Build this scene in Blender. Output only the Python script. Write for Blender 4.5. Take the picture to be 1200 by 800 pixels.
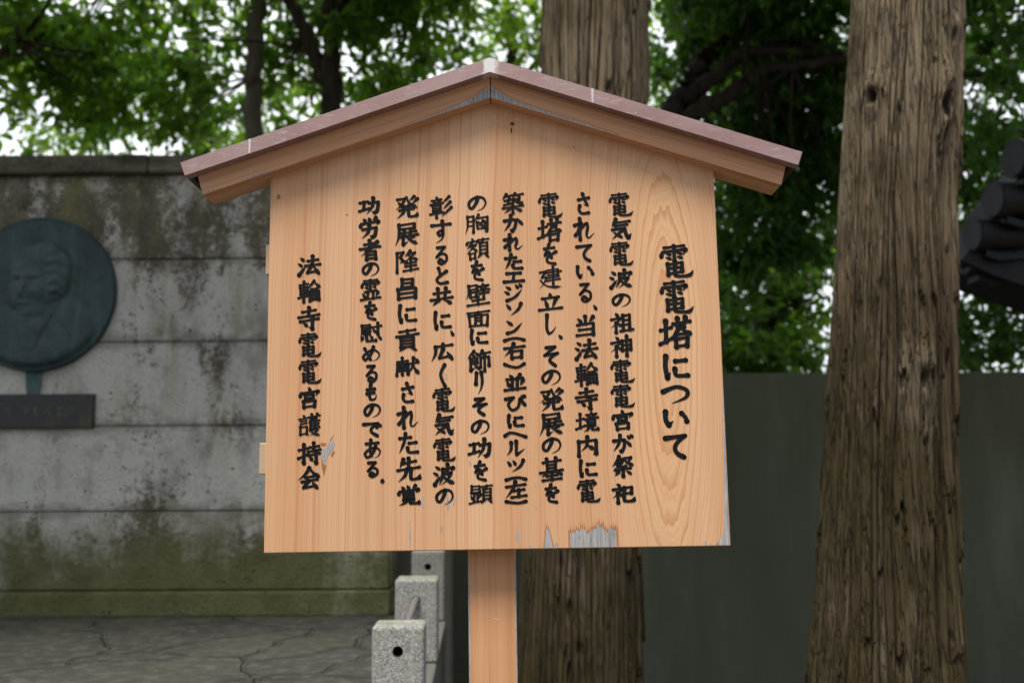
import bpy, bmesh, math, random
import numpy as np
from mathutils import Vector, Matrix

for o in list(bpy.data.objects):
    bpy.data.objects.remove(o)
S = bpy.context.scene
C = S.collection

# ------------------------------------------------------------------ camera
CAM = Vector((0.0, 0.0, 1.5))
PITCH, ROLL, FPX = math.radians(7.836), math.radians(0.35), 1167.0
_fw = Vector((0, math.cos(PITCH), math.sin(PITCH)))
_up = Vector((0, -math.sin(PITCH), math.cos(PITCH)))
_rt = Vector((1, 0, 0))
_R = _rt * math.cos(ROLL) - _up * math.sin(ROLL)
_U = _up * math.cos(ROLL) + _rt * math.sin(ROLL)
cd = bpy.data.cameras.new('camera')
cam = bpy.data.objects.new('camera', cd)
C.objects.link(cam)
m = Matrix.Identity(4)
for i in range(3):
    m[i][0], m[i][1], m[i][2], m[i][3] = _R[i], _U[i], -_fw[i], CAM[i]
cam.matrix_world = m
cd.sensor_width = 36.0
cd.lens = 36.0 * FPX / 1200.0
cd.clip_start, cd.clip_end = 0.05, 500
cd.dof.use_dof = True
cd.dof.focus_distance = 1.97
cd.dof.aperture_fstop = 3.3
S.camera = cam

# ------------------------------------------------------------------ sky, sun, exposure
W = bpy.data.worlds.new('World')
S.world = W
W.use_nodes = True
wn = W.node_tree
for n in list(wn.nodes):
    wn.nodes.remove(n)
w_out = wn.nodes.new('ShaderNodeOutputWorld')
w_bg = wn.nodes.new('ShaderNodeBackground')
sky = wn.nodes.new('ShaderNodeTexSky')
sky.sky_type = 'NISHITA'
sky.sun_disc = False
SUN_AZ, SUN_EL = math.radians(197), math.radians(66)      # azimuth clockwise from +Y
sky.sun_elevation, sky.sun_rotation = SUN_EL, SUN_AZ
sky.air_density, sky.dust_density = 1.0, 2.5
# broken bright cloud over the blue
tc = wn.nodes.new('ShaderNodeTexCoord')
cn = wn.nodes.new('ShaderNodeTexNoise')
cn.inputs['Scale'].default_value = 2.2
cn.inputs['Detail'].default_value = 5
cr = wn.nodes.new('ShaderNodeValToRGB')
cr.color_ramp.elements[0].position, cr.color_ramp.elements[1].position = 0.25, 0.62
cr.color_ramp.elements[0].color = (0.7, 0.7, 0.7, 1)
cr.color_ramp.elements[1].color = (0.95, 0.95, 0.95, 1)
cm = wn.nodes.new('ShaderNodeMix')
cm.data_type = 'RGBA'
# an overcast sky is about three times brighter overhead than at the horizon
sx_ = wn.nodes.new('ShaderNodeSeparateXYZ')
gr = wn.nodes.new('ShaderNodeMapRange')
gr.inputs['From Min'].default_value, gr.inputs['From Max'].default_value = 0.0, 0.9
gr.inputs['To Min'].default_value, gr.inputs['To Max'].default_value = 13.0, 22.0
gc = wn.nodes.new('ShaderNodeMix')
gc.data_type, gc.blend_type = 'RGBA', 'MULTIPLY'
gc.inputs[0].default_value = 1.0
gc.inputs[7].default_value = (0.96, 0.99, 1.03, 1)
wn.links.new(tc.outputs['Generated'], sx_.inputs[0])
wn.links.new(sx_.outputs[2], gr.inputs['Value'])
wn.links.new(gr.outputs[0], gc.inputs[6])
wn.links.new(gc.outputs[2], cm.inputs[7])
wn.links.new(tc.outputs['Generated'], cn.inputs['Vector'])
wn.links.new(cn.outputs['Fac'], cr.inputs['Fac'])
bk = wn.nodes.new('ShaderNodeMapRange')                    # cloud bank to the north; thinning behind the camera is invented to shape light
bk.interpolation_type = 'SMOOTHSTEP'
bk.inputs['From Min'].default_value, bk.inputs['From Max'].default_value = -0.45, 0.35
bk.inputs['To Min'].default_value, bk.inputs['To Max'].default_value = 0.22, 1.0
bm_ = wn.nodes.new('ShaderNodeMath')
bm_.operation = 'MULTIPLY'
wn.links.new(cr.outputs['Color'], bm_.inputs[0])
wn.links.new(bk.outputs[0], bm_.inputs[1])
wn.links.new(bm_.outputs[0], cm.inputs[0])
wn.links.new(sx_.outputs[1], bk.inputs['Value'])
wn.links.new(sky.outputs['Color'], cm.inputs[6])
wn.links.new(cm.outputs[2], w_bg.inputs['Color'])
w_bg.inputs['Strength'].default_value = 0.05
wn.links.new(w_bg.outputs[0], w_out.inputs[0])

sl = bpy.data.lights.new('sun', 'SUN')
sl.energy, sl.angle, sl.color = 2.4, math.radians(18), (1.0, 0.93, 0.83)
sun = bpy.data.objects.new('sun', sl)
C.objects.link(sun)
sdir = Vector((math.sin(SUN_AZ) * math.cos(SUN_EL), math.cos(SUN_AZ) * math.cos(SUN_EL), math.sin(SUN_EL)))
sun.rotation_euler = sdir.to_track_quat('Z', 'Y').to_euler()
sun.location = sdir * 40

S.view_settings.view_transform = 'Standard'
S.view_settings.look = 'None'
S.view_settings.gamma = 1.0
S.view_settings.use_curve_mapping = False
S.view_settings.exposure = 1.15
S.render.film_transparent = False
S.cycles.max_bounces = 8
S.cycles.transparent_max_bounces = 8
S.cycles.use_denoising = True


def at(px, py, y):
    """The world point seen at photo pixel (px, py), y metres in front of the camera plane."""
    d = _fw + _R * ((px - 600) / FPX) + _U * ((400 - py) / FPX)
    return CAM + d * (y / d.y)


# ------------------------------------------------------------------ scene helpers
def link(o, parent=None):
    C.objects.link(o)
    if parent is not None:
        o.parent = parent
    return o


def thing(name, label, cat, loc=(0, 0, 0), group=None):
    o = bpy.data.objects.new(name, None)
    o.empty_display_size = 0.1
    o.location = loc
    link(o)
    return tag(o, label, cat, group)


def tag(o, label=None, cat=None, group=None, kind=None):
    if label: o['label'] = label
    if cat: o['category'] = cat
    if group: o['group'] = group
    if kind: o['kind'] = kind
    return o


def obj(name, bm, mats, parent=None, smooth=False, bevel=0.0, segs=2):
    me = bpy.data.meshes.new(name)
    bm.to_mesh(me)
    bm.free()
    return obj_me(name, me, mats, parent, smooth, bevel, segs)


def obj_me(name, me, mats, parent=None, smooth=False, bevel=0.0, segs=2):
    o = bpy.data.objects.new(name, me)
    for mm in (mats if isinstance(mats, (list, tuple)) else [mats]):
        me.materials.append(mm)
    if smooth:
        me.polygons.foreach_set('use_smooth', [True] * len(me.polygons))
    if bevel:
        md = o.modifiers.new('bevel', 'BEVEL')
        md.width, md.segments, md.limit_method, md.angle_limit = bevel, segs, 'ANGLE', math.radians(35)
    return link(o, parent)


def box(bm, x0, x1, y0, y1, z0, z1, mi=0):
    vs = [bm.verts.new(p) for p in ((x0, y0, z0), (x1, y0, z0), (x1, y1, z0), (x0, y1, z0),
                                    (x0, y0, z1), (x1, y0, z1), (x1, y1, z1), (x0, y1, z1))]
    for f in ((0, 3, 2, 1), (4, 5, 6, 7), (0, 1, 5, 4), (1, 2, 6, 5), (2, 3, 7, 6), (3, 0, 4, 7)):
        bm.faces.new([vs[i] for i in f]).material_index = mi


def prism(bm, pts, y0, y1, mi=0):
    """A polygon in the x-z plane (counter-clockwise seen from -y) extruded from y0 back to y1."""
    a = [bm.verts.new((p[0], y0, p[1])) for p in pts]
    b = [bm.verts.new((p[0], y1, p[1])) for p in pts]
    bm.faces.new(a).material_index = mi
    bm.faces.new(b[::-1]).material_index = mi
    n = len(pts)
    for i in range(n):
        j = (i + 1) % n
        bm.faces.new((a[j], a[i], b[i], b[j])).material_index = mi


def patch(bm, pts, y, mi):
    bm.faces.new([bm.verts.new((p[0], y, p[1])) for p in pts]).material_index = mi


def tube(bm, pts, sides=8, mi=0, cap=True):
    """Tube through (Vector, radius) pairs."""
    rings = []
    n = len(pts)
    ref = Vector((0.31, 0.2, 0.93)).normalized()
    for i, (p, r) in enumerate(pts):
        p = Vector(p)
        t = (Vector(pts[min(i + 1, n - 1)][0]) - Vector(pts[max(i - 1, 0)][0])).normalized()
        a = t.cross(ref if abs(t.dot(ref)) < 0.95 else Vector((1, 0, 0))).normalized()
        b = t.cross(a)
        rings.append([bm.verts.new(p + (a * math.cos(k * 2 * math.pi / sides) + b * math.sin(k * 2 * math.pi / sides)) * r)
                      for k in range(sides)])
    for i in range(n - 1):
        for k in range(sides):
            j = (k + 1) % sides
            f = bm.faces.new((rings[i][k], rings[i][j], rings[i + 1][j], rings[i + 1][k]))
            f.material_index = mi
            f.smooth = True
    if cap:
        bm.faces.new(rings[0][::-1]).material_index = mi
        bm.faces.new(rings[-1]).material_index = mi


def smooth_path(pts, n=6):
    """Catmull-Rom through (Vector, radius) pairs."""
    P = [Vector((*p, r)) if len(p) == 3 else p for p, r in pts]
    out = []
    for i in range(len(P) - 1):
        p0, p1, p2, p3 = P[max(i - 1, 0)], P[i], P[i + 1], P[min(i + 2, len(P) - 1)]
        for k in range(n):
            t = k / n
            out.append(0.5 * ((2 * p1) + (p2 - p0) * t + (2 * p0 - 5 * p1 + 4 * p2 - p3) * t * t + (3 * p1 - p0 - 3 * p2 + p3) * t ** 3))
    out.append(P[-1])
    return [(Vector(q[:3]), max(q[3], 0.002)) for q in out]


def V4(p):
    return p


# smooth value noise on arrays
def _h(ix, iy, iz, s):
    n = (ix * 374761393 + iy * 668265263 + iz * 2147483647 + s * 974711) & 0xffffffff
    n = ((n ^ (n >> 13)) * 1274126177) & 0xffffffff
    return ((n ^ (n >> 16)) & 0xffff) / 65535.0


def vnoise(x, y, z=0.0, s=0, px=None):
    x, y, z = np.broadcast_arrays(np.asarray(x, float), np.asarray(y, float), np.asarray(z, float))
    xi, yi, zi = np.floor(x).astype(np.int64), np.floor(y).astype(np.int64), np.floor(z).astype(np.int64)
    fx, fy, fz = x - xi, y - yi, z - zi
    fx, fy, fz = [q * q * (3 - 2 * q) for q in (fx, fy, fz)]
    w = (lambda q: np.mod(q, px)) if px else (lambda q: q)
    r = 0
    for a in (0, 1):
        for b in (0, 1):
            for c in (0, 1):
                r = r + _h(w(xi + a), yi + b, zi + c, s) * (fx if a else 1 - fx) * (fy if b else 1 - fy) * (fz if c else 1 - fz)
    return r


# ------------------------------------------------------------------ material helpers
class Mat:
    def __init__(self, name):
        self.m = bpy.data.materials.new(name)
        self.m.use_nodes = True
        self.nt = self.m.node_tree
        self.bsdf = next(n for n in self.nt.nodes if n.type == 'BSDF_PRINCIPLED')
        self.outn = next(n for n in self.nt.nodes if n.type == 'OUTPUT_MATERIAL')
        self.tcn = self.nt.nodes.new('ShaderNodeTexCoord')
        self.obj = self.tcn.outputs['Object']

    def put(self, sock, v):
        if hasattr(v, 'is_linked'):
            self.nt.links.new(v, sock)
        elif isinstance(v, tuple) and len(v) == 3 and sock.type == 'RGBA':
            sock.default_value = (*v, 1)
        else:
            sock.default_value = v

    def map(self, scale=(1, 1, 1), loc=(0, 0, 0), rot=(0, 0, 0), vec=None):
        n = self.nt.nodes.new('ShaderNodeMapping')
        self.put(n.inputs['Vector'], vec or self.obj)
        n.inputs['Scale'].default_value, n.inputs['Location'].default_value = scale, loc
        n.inputs['Rotation'].default_value = rot
        return n.outputs[0]

    def noise(self, scale=5, detail=4, rough=0.55, vec=None, dist=0.0):
        n = self.nt.nodes.new('ShaderNodeTexNoise')
        self.put(n.inputs['Vector'], vec or self.obj)
        self.put(n.inputs['Scale'], scale)
        n.inputs['Detail'].default_value, n.inputs['Roughness'].default_value = detail, rough
        n.inputs['Distortion'].default_value = dist
        return n.outputs['Fac']

    def noise1(self, w, detail=2, rough=0.5):
        n = self.nt.nodes.new('ShaderNodeTexNoise')
        n.noise_dimensions = '1D'
        self.put(n.inputs['W'], w)
        n.inputs['Scale'].default_value = 1
        n.inputs['Detail'].default_value, n.inputs['Roughness'].default_value = detail, rough
        return n.outputs['Fac']

    def voro(self, scale=5, feature='F1', vec=None, rnd=1.0, out='Distance'):
        n = self.nt.nodes.new('ShaderNodeTexVoronoi')
        n.feature = feature
        self.put(n.inputs['Vector'], vec or self.obj)
        n.inputs['Scale'].default_value, n.inputs['Randomness'].default_value = scale, rnd
        return n.outputs[out]

    def ramp(self, fac, stops, interp='LINEAR'):
        n = self.nt.nodes.new('ShaderNodeValToRGB')
        cr = n.color_ramp
        cr.interpolation = interp
        while len(cr.elements) < len(stops):
            cr.elements.new(0.5)
        for e, (p, c) in zip(cr.elements, stops):
            e.position = p
            e.color = (c, c, c, 1) if not isinstance(c, tuple) else (*c, 1)
        self.put(n.inputs[0], fac)
        return n.outputs[0]

    def mix(self, fac, a, b, mode='MIX'):
        n = self.nt.nodes.new('ShaderNodeMix')
        n.data_type, n.blend_type = 'RGBA', mode
        self.put(n.inputs[0], fac)
        self.put(n.inputs[6], a)
        self.put(n.inputs[7], b)
        return n.outputs[2]

    def math(self, op, a, b=0.0, c=None, clamp=False):
        n = self.nt.nodes.new('ShaderNodeMath')
        n.operation, n.use_clamp = op, clamp
        self.put(n.inputs[0], a)
        self.put(n.inputs[1], b)
        if c is not None:
            self.put(n.inputs[2], c)
        return n.outputs[0]

    def xyz(self, vec=None):
        n = self.nt.nodes.new('ShaderNodeSeparateXYZ')
        self.put(n.inputs[0], vec or self.obj)
        return n.outputs

    def smooth(self, v, a, b):
        n = self.nt.nodes.new('ShaderNodeMapRange')
        n.interpolation_type = 'SMOOTHSTEP'
        self.put(n.inputs['Value'], v)
        n.inputs['From Min'].default_value, n.inputs['From Max'].default_value = a, b
        return n.outputs[0]

    def bump(self, h, strength=0.4, dist=0.01):
        n = self.nt.nodes.new('ShaderNodeBump')
        n.inputs['Strength'].default_value, n.inputs['Distance'].default_value = strength, dist
        self.put(n.inputs['Height'], h)
        self.nt.links.new(n.outputs[0], self.bsdf.inputs['Normal'])

    def done(self, color, rough=0.7, metal=0.0, spec=None):
        self.put(self.bsdf.inputs['Base Color'], color)
        self.put(self.bsdf.inputs['Roughness'], rough)
        self.put(self.bsdf.inputs['Metallic'], metal)
        if spec is not None:
            self.put(self.bsdf.inputs['Specular IOR Level'], spec)
        return self.m


def mat_board():
    """Planed cypress: fine upright grain, one flat-sawn cathedral to the right."""
    M = Mat('board_wood')
    x, y, z = M.xyz()
    warp = M.noise(1.0, 3, 0.5, M.map((4, 1, 0.9)))
    warp2 = M.noise(1.0, 2, 0.5, M.map((16, 1, 4.5), (3, 0, 0)))
    dx = M.math('ADD', M.math('MULTIPLY', M.math('SUBTRACT', warp, 0.5), 0.022),
                M.math('MULTIPLY', M.math('SUBTRACT', warp2, 0.5), 0.010))
    zz = M.math('SUBTRACT', z, ZB + 0.36)
    xc = M.math('MULTIPLY_ADD', zz, 0.016, 0.338)
    ax = M.math('SUBTRACT', M.math('ADD', x, dx), xc)
    jag = M.math('MULTIPLY', M.math('SUBTRACT', M.noise(1.0, 2, 0.5, M.map((90, 1, 8))), 0.5), 0.07)
    az = M.math('MULTIPLY', M.math('ADD', zz, jag), 0.155)
    R = M.math('SQRT', M.math('ADD', M.math('MULTIPLY', ax, ax), M.math('MULTIPLY', az, az)))
    fine = M.noise1(M.math('MULTIPLY', R, 330.0), 3, 0.6)
    mid = M.noise1(M.math('MULTIPLY', R, 62.0), 2, 0.5)
    broad = M.noise1(M.math('MULTIPLY', x, 9.0), 2, 0.5)
    col = M.mix(M.ramp(broad, [(0.3, 0.0), (0.7, 1.0)]), (0.61, 0.385, 0.228), (0.525, 0.29, 0.148))
    col = M.mix(M.math('MULTIPLY', M.ramp(fine, [(0.45, 0.0), (0.62, 1.0)]), M.math('MULTIPLY_ADD', M.noise(1.0, 3, 0.5, M.map((6, 1, 0.8), (2, 0, 5))), 0.7, 0.08)), col, (0.43, 0.215, 0.10))
    col = M.mix(M.math('MULTIPLY', M.ramp(mid, [(0.57, 0.0), (0.66, 1.0), (0.69, 0.1)]), 0.62), col, (0.42, 0.17, 0.075))
    # the few heavy late-wood lines of the cathedral
    ring = M.math('FRACT', M.math('MULTIPLY_ADD', warp2, 0.5, M.math('MULTIPLY', R, 96.0)))
    line = M.ramp(ring, [(0.0, 0.0), (0.60, 0.06), (0.86, 0.75), (0.94, 1.0), (0.98, 0.0)])
    near = M.smooth(R, 0.095, 0.05)
    col = M.mix(M.math('MULTIPLY', M.math('MULTIPLY', line, near), 0.95), col, (0.40, 0.15, 0.06))
    col = M.mix(M.math('MULTIPLY', near, 0.25), col, (0.68, 0.43, 0.21))
    # greyish handling marks and resin flecks
    blot = M.noise(1.0, 4, 0.6, M.map((7, 1, 3), (9, 0, 2)))
    col = M.mix(M.math('MULTIPLY', M.ramp(blot, [(0.5, 0.0), (0.75, 1.0)]), 0.35), col, (0.50, 0.34, 0.22))
    fl = M.noise(1.0, 1, 0.5, M.map((420, 1, 40)))
    col = M.mix(M.math('MULTIPLY', M.ramp(fl, [(0.74, 0.0), (0.8, 1.0)]), 0.4), col, (0.33, 0.15, 0.07))
    M.bump(M.math('ADD', M.math('MULTIPLY', fine, 0.6), M.math('MULTIPLY', line, 0.3)), 0.25, 0.0015)
    return M.done(col, M.math('MULTIPLY_ADD', fine, 0.2, 0.5), spec=0.3)


def mat_timber(name, along, light, dark, seed=0.0, tilt=0.0):
    """Straight-grained timber whose grain runs along axis 'x' or 'z' of the object."""
    M = Mat(name)
    base_vec = M.map(rot=(0, tilt, 0))
    sc = {'x': (1.6, 120, 120), 'z': (150, 120, 1.4)}[along]
    sc2 = {'x': (0.8, 30, 30), 'z': (34, 30, 0.7)}[along]
    a = M.noise(1.0, 3, 0.6, M.map(sc, (seed, seed, seed), vec=base_vec))
    b = M.noise(1.0, 3, 0.5, M.map(sc2, (seed, 2 + seed, seed), vec=base_vec))
    col = M.mix(M.ramp(b, [(0.3, 0.0), (0.72, 1.0)]), light, dark)
    col = M.mix(M.math('MULTIPLY', M.ramp(a, [(0.48, 0.0), (0.68, 1.0)]), 0.5), col, tuple(c * 0.62 for c in dark))
    M.bump(a, 0.3, 0.0015)
    return M.done(col, 0.55, spec=0.3)


def mat_silver(name='weathered_grey_wood'):
    M = Mat(name)
    a = M.noise(1.0, 4, 0.65, M.map((300, 100, 9)))
    b = M.noise(60, 3, 0.6)
    col = M.ramp(a, [(0.3, (0.15, 0.15, 0.155)), (0.5, (0.29, 0.29, 0.295)), (0.7, (0.44, 0.43, 0.415))])
    col = M.mix(M.ramp(b, [(0.58, 0.0), (0.7, 0.6)]), col, (0.13, 0.13, 0.14))
    M.bump(a, 0.6, 0.002)
    return M.done(col, 0.85)


def mat_plain(name, col, rough=0.6, metal=0.0, var=0.15, scale=30, spec=None):
    M = Mat(name)
    n = M.noise(scale, 4, 0.6)
    c = M.mix(n, tuple(q * (1 - var) for q in col), tuple(min(1, q * (1 + var)) for q in col))
    return M.done(c, rough, metal, spec)


def mat_copper():
    M = Mat('aged_copper_sheet')
    a = M.noise(7, 5, 0.6)
    b = M.noise(1.0, 4, 0.6, M.map((40, 40, 160)))
    col = M.ramp(a, [(0.3, (0.215, 0.125, 0.118)), (0.5, (0.27, 0.172, 0.165)), (0.72, (0.31, 0.222, 0.218))])
    col = M.mix(M.math('MULTIPLY', M.ramp(b, [(0.56, 0.0), (0.72, 1.0)]), 0.5), col, (0.42, 0.36, 0.36))
    x, y, z = M.xyz()
    # lead-grey solder smeared over the ridge joint
    r = M.math('ADD', M.math('ABSOLUTE', x), M.math('MULTIPLY', M.math('SUBTRACT', M.noise(1.0, 4, 0.7, M.map((70, 30, 45))), 0.5), 0.05))
    col = M.mix(M.smooth(r, 0.020, 0.006), col, (0.56, 0.56, 0.55))
    sp = M.noise(150, 2, 0.5)
    col = M.mix(M.ramp(sp, [(0.72, 0.0), (0.78, 0.6)]), col, (0.55, 0.54, 0.54))
    M.bump(a, 0.15, 0.004)
    return M.done(col, 0.5, 0.25)


def mat_stone_wall():
    M = Mat('lichened_stone')
    x, y, z = M.xyz()
    z = M.math('ADD', z, 0.78)
    big = M.noise(1.0, 4, 0.6, M.map((2.6, 2.6, 1.25), (1.3, 0, 0.4)))
    mid = M.noise(6, 5, 0.65)
    fine = M.noise(55, 4, 0.7)
    grit = M.noise(120, 3, 0.7)
    blot = M.noise(20, 5, 0.7)
    run0 = M.noise(1.0, 4, 0.65, M.map((9, 8, 0.9), (5, 1, 0)))
    col = M.mix(M.ramp(mid, [(0.3, 0.0), (0.7, 1.0)]), (0.080, 0.070, 0.046), (0.185, 0.165, 0.116))
    col = M.mix(M.math('MULTIPLY', M.ramp(blot, [(0.48, 0.0), (0.62, 1.0)]), 0.7), col, (0.046, 0.041, 0.032))
    # pale grey lichen film, clumped and speckled; strongest in the middle courses
    zmask = M.math('MULTIPLY', M.smooth(z, 0.98, 1.45), M.smooth(z, 2.95, 2.45))
    f = M.math('ADD', M.math('MULTIPLY_ADD', big, 0.80, M.math('MULTIPLY', mid, 0.25)), M.math('MULTIPLY_ADD', blot, 0.44, M.math('MULTIPLY', fine, 0.42)))
    f = M.math('ADD', f, M.math('MULTIPLY', M.math('SUBTRACT', run0, 0.5), 0.20))
    f = M.math('MULTIPLY_ADD', zmask, 0.17, f)
    lich2 = M.smooth(f, 0.95, 1.09)
    col = M.mix(M.math('MULTIPLY', lich2, 0.95), col, M.mix(grit, (0.31, 0.305, 0.265), (0.74, 0.73, 0.665)))
    spk = M.voro(75, 'F1')
    col = M.mix(M.math('MULTIPLY', M.ramp(spk, [(0.16, 1.0), (0.26, 0.0)]), M.ramp(M.noise(7, 4, 0.65), [(0.44, 0.0), (0.56, 0.85)])), col, (0.06, 0.053, 0.04))
    tanp = M.noise(1.0, 5, 0.7, M.map((3.4, 3, 2.4), (11, 3, 1)))
    col = M.mix(M.math('MULTIPLY', M.ramp(tanp, [(0.52, 0.0), (0.66, 1.0)]), 0.5), col, M.mix(fine, (0.09, 0.08, 0.055), (0.20, 0.18, 0.13)))
    # yellow-green algae in runs below the coping
    run = M.noise(1.0, 4, 0.6, M.map((5.5, 5, 0.7), (2.2, 0, 0)))
    rm = M.math('MULTIPLY', M.ramp(run, [(0.52, 0.0), (0.66, 1.0)]), M.smooth(z, 1.1, 2.5))
    col = M.mix(M.math('MULTIPLY', rm, 0.55), col, M.mix(fine, (0.15, 0.15, 0.05), (0.31, 0.30, 0.13)))
    # dark water stains
    st = M.noise(1.0, 5, 0.65, M.map((2.4, 3, 1.2), (7, 0, 3)))
    col = M.mix(M.math('MULTIPLY', M.ramp(st, [(0.50, 0.0), (0.62, 1.0)]), 0.5), col, (0.068, 0.060, 0.042))
    # dirt held along the bed joints
    jz = M.math('ABSOLUTE', M.math('SUBTRACT', M.math('FRACT', M.math('MULTIPLY_ADD', z, 1 / 0.4665, -0.87)), 0.5))
    jd = M.math('MULTIPLY', M.smooth(M.math('ADD', jz, M.math('MULTIPLY', M.math('SUBTRACT', M.noise(4, 5, 0.7), 0.5), 0.5)), 0.38, 0.50), 0.45)
    col = M.mix(jd, col, (0.075, 0.068, 0.05))
    # moss over the lowest course and the plinth
    mz = M.math('ADD', z, M.math('MULTIPLY', M.math('SUBTRACT', M.noise(3.0, 5, 0.6), 0.5), 0.75))
    moss = M.smooth(mz, 1.42, 1.05)
    col = M.mix(M.math('MULTIPLY', moss, M.ramp(fine, [(0.25, 0.35), (0.6, 0.95)])), col, M.mix(mid, (0.050, 0.055, 0.016), (0.165, 0.170, 0.065)))
    pits = M.voro(26, 'F1')
    pm = M.math('MULTIPLY', M.ramp(pits, [(0.10, 1.0), (0.20, 0.0)]), M.ramp(M.noise(9, 2), [(0.48, 0.0), (0.6, 1.0)]))
    col = M.mix(pm, col, (0.03, 0.027, 0.022))
    h = M.math('ADD', M.math('MULTIPLY', fine, 1.0), M.math('MULTIPLY', pm, -0.8))
    M.bump(M.math('ADD', h, M.math('MULTIPLY', blot, 0.8)), 0.9, 0.016)
    return M.done(col, 0.92, spec=0.2)


def mat_coping():
    M = Mat('dark_coping_stone')
    a = M.noise(1.0, 5, 0.65, M.map((2.2, 2.2, 7)))
    b = M.noise(40, 4, 0.7)
    col = M.ramp(a, [(0.35, (0.035, 0.032, 0.024)), (0.55, (0.10, 0.093, 0.065)), (0.7, (0.17, 0.16, 0.115))])
    col = M.mix(M.math('MULTIPLY', M.ramp(b, [(0.5, 0.0), (0.7, 1.0)]), 0.4), col, (0.20, 0.20, 0.16))
    M.bump(M.math('ADD', a, M.math('MULTIPLY', b, 0.4)), 0.6, 0.012)
    return M.done(col, 0.95, spec=0.2)


def mat_bronze():
    M = Mat('verdigris_bronze')
    a = M.noise(5, 5, 0.6)
    s = M.noise(1.0, 4, 0.6, M.map((17, 10, 1.5)))
    b = M.noise(45, 4, 0.65)
    col = M.mix(M.ramp(a, [(0.3, 0.0), (0.7, 1.0)]), (0.016, 0.028, 0.036), (0.030, 0.060, 0.053))
    col = M.mix(M.math('MULTIPLY', M.ramp(s, [(0.5, 0.0), (0.68, 1.0)]), 0.55), col, (0.050, 0.100, 0.092))
    col = M.mix(M.math('MULTIPLY', M.ramp(b, [(0.55, 0.0), (0.75, 1.0)]), 0.35), col, (0.03, 0.035, 0.04))
    yy = M.xyz()[1]
    worn = M.math('MULTIPLY', M.smooth(yy, -0.052, -0.084), M.ramp(M.noise(16, 4, 0.65), [(0.35, 0.25), (0.65, 1.0)]))  # patina wear on raised parts, doubling as a painted-in highlight
    col = M.mix(M.math('MULTIPLY', worn, 0.75), col, (0.055, 0.082, 0.086))
    M.bump(b, 0.25, 0.004)
    return M.done(col, 0.62, 0.0, spec=0.35)


def mat_granite(name='speckled_granite', k=1.0):
    M = Mat(name)
    v = M.voro(230, 'F1', out='Color')
    sx = M.xyz(v)[0]
    col = M.ramp(sx, [(0.0, (0.10, 0.10, 0.10)), (0.16, (0.17, 0.17, 0.165)), (0.5, (0.25, 0.25, 0.243)), (0.85, (0.34, 0.34, 0.33)), (1.0, (0.46, 0.46, 0.44))])
    if k < 1:
        col = M.mix(1 - k, col, (0.085, 0.09, 0.07))
    d = M.noise(11, 4, 0.6)
    col = M.mix(M.math('MULTIPLY', M.ramp(d, [(0.45, 0.0), (0.7, 1.0)]), 0.45), col, (0.21, 0.215, 0.18))
    geo = M.nt.nodes.new('ShaderNodeNewGeometry')
    nz = M.xyz(geo.outputs['Normal'])[2]
    top = M.math('MULTIPLY', M.smooth(nz, 0.6, 0.95), M.ramp(M.noise(24, 4, 0.6), [(0.4, 0.0), (0.6, 1.0)]))
    col = M.mix(M.math('MULTIPLY', top, 0.7), col, (0.15, 0.17, 0.08))
    M.bump(sx, 0.3, 0.002)
    return M.done(col, 0.85)


def mat_paving():
    M = Mat('flagstone')
    w = M.noise(1.4, 4, 0.6)
    n1 = M.nt.nodes.new('ShaderNodeVectorMath')
    n1.operation = 'ADD'
    M.put(n1.inputs[0], M.obj)
    nw = M.nt.nodes.new('ShaderNodeTexNoise')
    nw.inputs['Scale'].default_value = 2.0
    M.put(nw.inputs['Vector'], M.obj)
    sc = M.nt.nodes.new('ShaderNodeVectorMath')
    sc.operation = 'SCALE'
    sc.inputs['Scale'].default_value = 0.35
    M.put(sc.inputs[0], nw.outputs['Color'])
    M.put(n1.inputs[1], sc.outputs[0])
    e = M.voro(1.7, 'DISTANCE_TO_EDGE', n1.outputs[0])
    vc = M.xyz(M.voro(1.7, 'F1', n1.outputs[0], out='Color'))[0]
    a = M.noise(3, 5, 0.62)
    f = M.noise(60, 4, 0.7)
    col = M.mix(M.ramp(a, [(0.3, 0.0), (0.7, 1.0)]), (0.020, 0.021, 0.018), (0.050, 0.050, 0.041))
    col = M.mix(M.math('MULTIPLY', M.ramp(f, [(0.5, 0.0), (0.72, 1.0)]), 0.45), col, (0.085, 0.088, 0.078))
    col = M.mix(M.math('MULTIPLY', M.ramp(w, [(0.48, 0.0), (0.66, 1.0)]), 0.4), col, (0.06, 0.066, 0.038))
    col = M.mix(M.math('MULTIPLY', vc, 0.55), col, M.mix(f, (0.018, 0.019, 0.017), (0.062, 0.062, 0.054)))
    mot = M.noise(14, 5, 0.72)
    col = M.mix(M.math('MULTIPLY', M.ramp(mot, [(0.48, 0.0), (0.64, 1.0)]), 0.55), col, (0.105, 0.108, 0.095))
    gap = M.ramp(e, [(0.0, 1.0), (0.012, 0.9), (0.026, 0.0)])
    broke = M.ramp(M.noise(4.5, 3, 0.5), [(0.45, 0.15), (0.6, 1.0)])
    gcol = M.mix(M.ramp(M.noise(5, 3), [(0.54, 0.0), (0.64, 1.0)]), (0.014, 0.013, 0.010), (0.13, 0.12, 0.10))
    col = M.mix(M.math('MULTIPLY', M.math('MULTIPLY', gap, broke), 0.42), col, gcol)
    M.bump(M.math('SUBTRACT', M.math('MULTIPLY', a, 0.8), M.math('MULTIPLY', gap, 1.5)), 0.9, 0.02)
    return M.done(col, 0.85, spec=0.2)


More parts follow.
